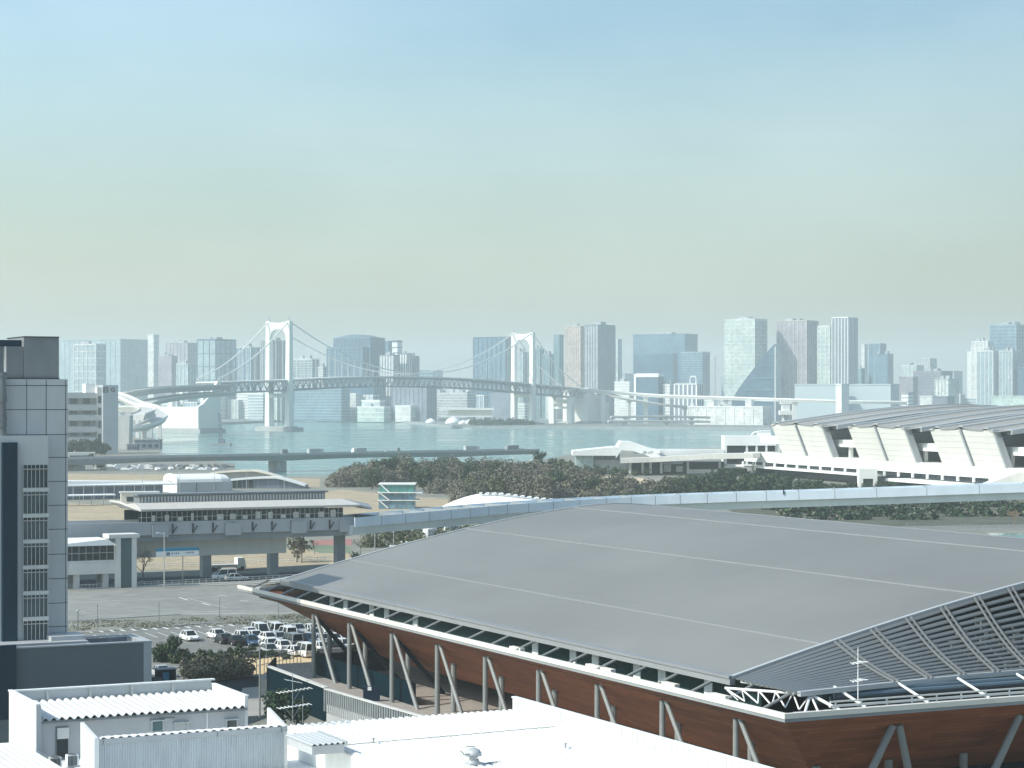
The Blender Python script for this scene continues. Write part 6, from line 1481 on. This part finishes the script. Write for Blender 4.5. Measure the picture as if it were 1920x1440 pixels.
# projecting stair bay
lb_ = lf-2.2; z3 = zy(817,wr-5,lb_)
sb_ = tb('stair_bay', mat('bay_panel',(.62,.63,.62),.5,var=.04,scale=.1,streak=3), lambda b:(b.box(wx(-40,lb_),wx(90.5,lb_),lb_,lf-.04,zy(1215,wr-5,lb_),z3)))
tb('navy_strip', m_navy, lambda b:b.box(wx(5,lb_-.7),wx(33,lb_-.7),lb_-.7,lb_-.02,2.9,zy(829,wr-5,lb_)), sb_)
m_blind = [mat('window_blind',c,.3,var=.35,scale=.9,streak=.4) for c in ((.035,.06,.065),(.05,.085,.09),(.07,.105,.11))]
for k in range(7):
    ya, yb = 872+k*48.4, 914+k*48.4
    za, zb_ = zy(yb,wr-5,lb_), zy(ya,wr-5,lb_)
    xa, xb = wx(43,lb_), wx(89,lb_)
    wn = tb('window', m_glasst if k%2 else m_glassd, lambda b:b.box(xa,xb,lb_-.10,lb_-.02,za,zb_), sb_)
    tb('blind', m_blind[k%3], lambda b:b.box(xa+.05,xb-.05,lb_-.108,lb_-.101,za,za+(zb_-za)*.80), wn)
    def fr(b):
        for i in range(7): x = xa+(xb-xa)*i/6; b.box(x-.035,x+.035,lb_-.2,lb_-.11,za,zb_)
        b.box(xa-.06,xb+.06,lb_-.2,lb_-.11,za+(zb_-za)*.80,za+(zb_-za)*.84)
    tb('mullions', m_concl, fr, wn)
    tb('spandrel', m_offw, lambda b:b.box(xa-.1,xb+.1,lb_-.3,lb_-.02,za-.48,za-.04), sb_)
# low wing with a roof well
lw = lf-8.5; xwl, xwr = wx(-60,lw), wx(284,lw); zw = zy(1201,xwr,lw)
t = thing('low_wing','low dark slate wing with an open roof well beside the left tower','building', GRID @ Vector((xwr-8,lw,3)), GA)
tb('front_wall', mat('wing_slate',(.115,.14,.155),.5,var=.07,scale=.08,streak=3), lambda b:b.box(xwl,xwr-.9,lw,lw+.4,2.8,zw-.16), t)
tb('corner_pier', m_grey, lambda b:b.box(xwr-.9,xwr,lw-.05,lw+7.5,2.8,zw-.16), t)
tb('parapet_cap', m_grey, lambda b:(b.box(xwl,xwr+.1,lw-.1,lw+.5,zw-.16,zw), b.box(xwr-.95,xwr+.1,lw+.5,lw+7.6,zw-.16,zw), b.box(wx(155,lw+5),xwr-.95,lw+7.0,lw+7.6,zw-.16,zw)), t)
tb('roof_well', m_t['slate'], lambda b:(b.box(wx(157,lw+4),xwr-.95,lw+.5,lw+7.0,zw-2.6,zw-2.4), b.box(wx(157,lw+4),xwr-.95,lw+6.8,lw+6.98,zw-2.4,zw-.2), b.box(wx(155,lw+4),wx(155,lw+4)+.3,lw+.5,lw+7,zw-2.4,zw-.1)), t)
tb('roof_plinth', m_grey, lambda b:(b.box(wx(-60,lw+6),wx(150,lw+6),lw+2.5,lf-.05,zw-1.2,zw+.05), b.box(wx(88,lw+6),wx(153,lw+6),lw+4,lf-.06,zw+.06,zw+.5)), t)
tb('navy_pier', m_navy, lambda b:b.box(xwl,wx(30,lw-.3),lw-.5,lw-.02,2.8,zw+.3), t)
tb('body', m_concd, lambda b:b.box(xwl,xwr-1.0,lw+.5,lf-.1,2.8,zw-2.7), t)

# ------------------------------------------------------------------ white prefabs on the roof deck in the foreground
def corr(b, x0, x1, y0, y1, z, pitch=.53, amp=.17, slope=0.0, th=.03, m=0):
    n = int((x1-x0)/pitch); pr = []
    for i in range(n):
        for u,h_ in ((0,0),(.18,0),(.42,amp),(.68,amp),(.92,0)): pr.append((x0+(i+u)*(x1-x0)/n, h_))
    pr.append((x1,0))
    b.loft([[(x,y,z+h_+slope*(y-y0)) for x,h_ in pr]+[(x,y,z+h_-th+slope*(y-y0)) for x,h_ in reversed(pr)] for y in (y0,y1)], m)
def hb_(name, m, fn, t): b = MB(GRID); fn(b); return b.build(name, m, t)
DZ = 13.2
# big white roof
wa, lb2 = 52.6, 144.7
t = thing('prefab_block','big white prefab block with a ribbed flat roof and low side parapet','building', GRID @ Vector((62,135,0))+Vector((0,0,3)), GA)
hb_('ribbed_roof', m_white2, lambda b:corr(b, wa, 70.6, 98, lb2, 15.0, .5, .14), t)
hb_('walls', m_white, lambda b:b.box(wa,70.55,98.2,lb2-.3,2.9,14.93), t)
hb_('side_parapet', m_white2, lambda b:(b.box(70.62,70.85,98,lb2,14.6,15.95)), t)
hb_('parapet_cap', m_white, lambda b:b.box(70.56,70.95,98,lb2+.05,15.95,16.06), t)
def streak(b):
    for i in range(60): y = 100+i*.74; b.box(70.585,70.618,y,y+.42,15.2,15.94)
hb_('parapet_ribs', m_white2, streak, t)
hb_('sheet_lap', m_white, lambda b:[corr(b, wa, 70.6, y, y+.25, 15.02, .5, .14) for y in (138.5,129.0)], t)
hb_('roof_cable', m_steel, lambda b:b.path([Vector((wa+.5+i*1.8, 134.2+.05*math.sin(i)+.12*i,15.19)) for i in range(10)],.025,5), t)
# deck in front/left with its own ribbed roof
t = thing('roof_deck','white flat roof deck that carries the two huts','building', GRID @ Vector((44,140,0))+Vector((0,0,3)), GA)
hb_('deck', m_white, lambda b:b.box(24,52.5,100,157.5,12.9,DZ), t); hb_('walls', m_offw, lambda b:b.box(24.1,52.4,100.1,157.4,2.9,12.9), t)
t = thing('ribbed_canopy','small white ribbed roof at the lower left edge','roof', GRID @ Vector((33,147,0))+Vector((0,0,DZ)), GA)
hb_('ribbed_sheet', m_white2, lambda b:corr(b, 28, 35.6, 135, 149.5, 14.3, .5, .14), t); hb_('walls', m_white, lambda b:b.box(28,35.5,135.2,149.3,DZ,14.2), t)
# hut 1
x0,x1,y0,y1 = 36.3,51.5,148.3,156.4
t = thing('site_hut','longer white site hut with raised rear parapet, behind the other one','hut', GRID @ Vector(((x0+x1)/2,(y0+y1)/2,0))+Vector((0,0,DZ)), GA)
m_hutw = mat('hut_wall_grey',(.42,.43,.435),.5,var=.05,scale=.15,streak=4)
hb_('front_wall', m_hutw, lambda b:b.box(x0+.25,x1-.1,y0+.25,y0+.4,DZ,15.86), t)
hb_('ribbed_roof', m_white2, lambda b:corr(b, x0+.3, x1-.25, y0-.05, y1-.5, 15.98, .545, .17, .03), t)
hb_('gutter', m_greyd, lambda b:b.box(x0+.3,x1-.1,y0+.02,y0+.24,15.78,15.94), t)
hb_('end_wall', m_white2, lambda b:(b.box(x0,x0+.22,y0,y1,DZ,17.05)), t)
hb_('end_wall_right', m_white2, lambda b:(b.box(x1-.22,x1,y0+.2,y1,DZ,16.75)), t)
hb_('rear_parapet', mat('parapet_grey',(.50,.53,.54),.5,var=.06,scale=.2,streak=4), lambda b:b.box(x0+.22,x1-.22,y1-.3,y1,DZ,17.02), t)
hb_('parapet_cap', m_white, lambda b:(b.box(x0+.24,x1+.04,y1-.4,y1+.06,17.02,17.12), b.box(x0-.05,x0+.26,y0-.05,y1+.06,17.05,17.15), b.box(x1-.26,x1+.04,y0+.15,y1-.4,16.75,16.83)), t)
hb_('parapet_brackets', m_steell, lambda b:[b.box(x0+2.6+i*3.1,x0+2.8+i*3.1,y1-.46,y1-.31,16.3,17.0) for i in range(4)], t)
hb_('corner_post', m_grey, lambda b:b.box(x0-.03,x0+.3,y0-.08,y0+.22,DZ,17.02), t)
def xon(px, l): 
    lo,hi = 20,80
    for _ in range(50):
        m_ = (lo+hi)/2; p = GRID @ Vector((m_,l,0)); lo,hi = (m_,hi) if 960+F*p.x/p.y < px else (lo,m_)
    return lo
def zon(py, w, l): p = GRID @ Vector((w,l,0)); return H-(py-YH)/F*p.y
dx0, dx1 = xon(107.5,y0), xon(129,y0)
dr = hb_('door', m_dark, lambda b:b.box(dx0,dx1,y0+.2,y0+.24,zon(1422,dx0,y0),zon(1387,dx0,y0)), t)
hb_('door_panel', m_offw, lambda b:b.box(dx0+.03,dx1+.05,y0+.1,y0+.19,zon(1386.5,dx0,y0),zon(1366,dx0,y0)), dr); hb_('door_frame', m_greyd, lambda b:(b.box(dx0-.06,dx0-.0,y0+.16,y0+.245,zon(1422,dx0,y0),zon(1364,dx0,y0)), b.box(dx0,dx1+.05,y0+.16,y0+.245,zon(1365.8,dx0,y0),zon(1363.5,dx0,y0))), dr)
for (a_,c_,ya,yb,mm) in ((287,306,1354,1372,m_glasst),(330,352,1358,1372,m_hutw),(427,445,1352,1372,m_glassd)):
    xa, xb = xon(a_,y0), xon(c_,y0); wn = hb_('window', mm, lambda b:b.box(xa,xb,y0+.19,y0+.245,zon(yb,xa,y0),zon(ya,xa,y0)), t)
    hb_('window_frame', m_steell, lambda b:(b.box(xa-.07,xa,y0+.12,y0+.246,zon(yb,xa,y0),zon(ya-1.5,xa,y0)), b.box(xb,xb+.07,y0+.12,y0+.246,zon(yb,xa,y0),zon(ya-1.5,xa,y0)), b.box(xa-.15,xb+.15,y0-.1,y0+.247,zon(ya-1.5,xa,y0),zon(ya-3.5,xa,y0))), wn)
hb_('downpipe', m_white, lambda b:b.tube((xon(390,y0),y0+.2,DZ),(xon(390,y0),y0+.2,15.8),.05,.05,8), t)
hb_('conduit', m_greyd, lambda b:b.box(xon(300,y0),xon(330,y0),y0+.18,y0+.246,15.55,15.6), t)
# hut 2 (nearer)
x0,x1,y0,y1 = 37.5,50.6,138.0,141.4
t = thing('site_hut','nearer white site hut with vertically ribbed grey front','hut', GRID @ Vector(((x0+x1)/2,(y0+y1)/2,0))+Vector((0,0,DZ)), GA)
m_rib = mat('ribbed_front',(.50,.545,.57),.45,var=.10,scale=.35,streak=6)
def ribf(b):
    n = 74; pr = []
    for i in range(n):
        for u,d in ((0,0),(.3,0),(.42,-.05),(.78,-.05),(.9,0)): pr.append((x0+.3+(i+u)*(x1-x0-.45)/n, d))
    b.loft([[(x,y0+.1+d,z) for x,d in pr]+[(x,y0+.3,z) for x,d in reversed(pr)] for z in (DZ-2,15.72)])
hb_('ribbed_front', m_rib, ribf, t)
hb_('eaves_flashing', m_grey, lambda b:(b.box(x0+.2,x1,y0-.05,y0+.25,15.74,16.08)), t)
hb_('flashing_joints', m_greyd, lambda b:[b.box(x,x+.05,y0-.08,y0-.051,15.73,16.09) for x in (x0+.55,x0+8.2,x1-.45)], t)
hb_('ribbed_roof', m_white2, lambda b:corr(b, x0+.3, x1-.3, y0-.0, y1, 16.08, .545, .11, -.13), t)
hb_('end_wall', m_white2, lambda b:b.hexa([(x0,y0-.1,DZ-2),(x0+.22,y0-.1,DZ-2),(x0+.22,y1,DZ-2),(x0,y1,DZ-2),(x0,y0-.1,16.2),(x0+.22,y0-.1,16.2),(x0+.22,y1,16.75),(x0,y1,16.75)]), t)
hb_('corner_post', m_white, lambda b:b.box(x0-.04,x0+.28,y0-.14,y0+.12,DZ-2,16.15), t)
hb_('end_wall_right', m_white2, lambda b:b.hexa([(x1-.2,y0-.04,DZ-2),(x1+.02,y0-.04,DZ-2),(x1+.02,y1,DZ-2),(x1-.2,y1,DZ-2),(x1-.2,y0-.04,16.12),(x1+.02,y0-.04,16.12),(x1+.02,y1,16.9),(x1-.2,y1,16.9)]), t)
hb_('rear_wall', m_white, lambda b:b.box(x0+.22,x1-.2,y1-.2,y1-.01,DZ,15.55), t)
# grey ribbed lean-to right of hut 2
t = thing('lean_to','small grey ribbed lean to roof at the corner of the nearer hut','shed', GRID @ Vector((53,133,15.1)), GA)
xa, xb = xon(533,136.5), xon(628,133.5)
hb_('ribbed_roof', m_grey, lambda b:corr(b, xa, xb, 131.5, 136.4, 15.75, .4, .1), t); hb_('walls', m_hutw, lambda b:b.box(xa+.1,xb-.1,131.6,136.2,15.14,15.7), t); hb_('flashing', m_steell, lambda b:b.box(xb-.1,xb+.06,131.4,136.5,15.6,15.9), t)
# small fittings on the big white roof
for i,(px,py,lab) in enumerate(((700,1392,'small grey pipe hood on the white roof, left of the ventilator'),(1060,1402,'small grey pipe hood on the white roof, near the side parapet'))):
    w_, l_ = gp(px,py,15.15); a = GRID @ Vector((w_,l_,15.1)); t = thing('pipe_hood', lab, 'roof vent', a, GA); W = WM[t.name]
    b = MB(W); b.tube((0,0,-.05),(0,0,.28),.06,.06,10); b.build('pipe', m_grey, t); b = MB(W); b.lathe((0,0,.28),[(.13,0),(.12,.06),(0,.1)],10); b.build('hood', m_grey, t)
# mushroom ventilator
wv, lv_ = gp(888,1432,15.15); a = GRID @ Vector((wv,lv_,15.1))
t = thing('roof_ventilator','grey mushroom ventilator on the big white ribbed roof','ventilator', a, GA); W = WM[t.name]
b = MB(W); b.box(-.42,.42,-.42,.42,0,.12); b.lathe((0,0,.12),[(.40,0),(.34,.2)],16); b.build('base', m_grey, t, smooth=False)
b = MB(W); b.lathe((0,0,.3),[(.27,0),(.27,.32)],16); b.build('neck', m_steell, t)
b = MB(W); b.lathe((0,0,.6),[(.36,0),(.52,-.04),(.5,.14),(.38,.32),(.16,.42),(.0,.44)],18); b.build('cowl', m_grey, t, smooth=True)
b = MB(W); b.path([(-.3,-.3,.75),(-.75,-.2,.7),(-.9,0,.95)],.03,6); b.tube((-.5,0,1.15),(.1,0,1.1),.03,.03,6); b.build('bracket', m_greyd, t)
b = MB(W); b.path([(.7,0,.03),(1.2,-.1,.03),(1.35,.15,.03),(1.9,-.05,.03)],.035,6); tag(b.build('roof_strap', m_dark),'black strap lying beside the roof ventilator','strap')
# AC units and clutter between the huts
for k,(px,py,lab) in enumerate(((135,1437,'white air conditioner between the huts, right one'),(103,1442,'dark grilled air conditioner between the huts, left one'))):
    w_, l_ = gp(px,py,DZ); a = GRID @ Vector((w_,l_,DZ)); t = thing('air_conditioner', lab, 'air conditioner', a, GA); W = WM[t.name]
    b = MB(W); b.box(-.38,.38,-.3,.3,.05,.8); b.build('casing', m_white if k == 0 else m_concl, t)
    b = MB(W); [b.box(-.33+i*.09,-.28+i*.09,-.33,-.305,.1,.75) for i in range(7)]; b.build('grille', m_dark, t)
    b = MB(W); b.lathe((0,0,.8),[(.3,0),(.3,.06),(.22,.06),(.22,.02)],14); b.build('fan_ring', m_greyd, t)
w_, l_ = gp(92,1436,DZ); a = GRID @ Vector((w_,l_,DZ)); t = thing('satellite_arm','thin pale rod aerial lying slanted by the left hut wall','aerial', a, GA); W = WM[t.name]
b = MB(W); b.tube((-.9,0,1.1),(.6,.2,.25),.03,.02,6); b.build('rod', m_white, t); b = MB(W); b.lathe((.5,.2,0),[(.3,0),(.32,.05),(.1,.3)],12); b.build('foot', m_greyd, t)
# TV aerial at the big roof's corner
w_, l_ = gp(532,1358,15.1); a = GRID @ Vector((w_+.35,144.3,15.1)); t = thing('tv_aerial','tall TV aerial with three cross arms in front of the teal wall','aerial', a, GA); W = WM[t.name]
b = MB(W); b.tube((0,0,0),(0,0,3.6),.035,.025,8); b.build('mast', m_steel, t)
def yagi(z, ln, tilt, m, e=9):
    b = MB(W); b.tube((-ln*.45,-.1,z-tilt),(ln*.55,.1,z+tilt),.03,.03,6); 
    for i in range(e): u = i/(e-1); x = -ln*.45+ln*u; b.tube((x-.0,-.42,z-tilt+2*tilt*u),(x,.42,z-tilt+2*tilt*u),.02,.02,5)
    return b.build('yagi_array', m, t)
yagi(1.35,2.3,.08,m_white); yagi(2.45,2.4,.10,m_offw); yagi(3.1,1.0,-.12,m_steell,5)
b = MB(W); b.tube((0,0,.5),(.55,0,1.3),.02,.02,5); b.tube((0,0,1.6),(.5,0,2.4),.02,.02,5); b.tube((0,0,.6),(-.5,0,1.2),.02,.02,5); b.tube((.9,.4,0),(.9,.4,2.0),.025,.025,5); b.build('stays', m_steel, t)
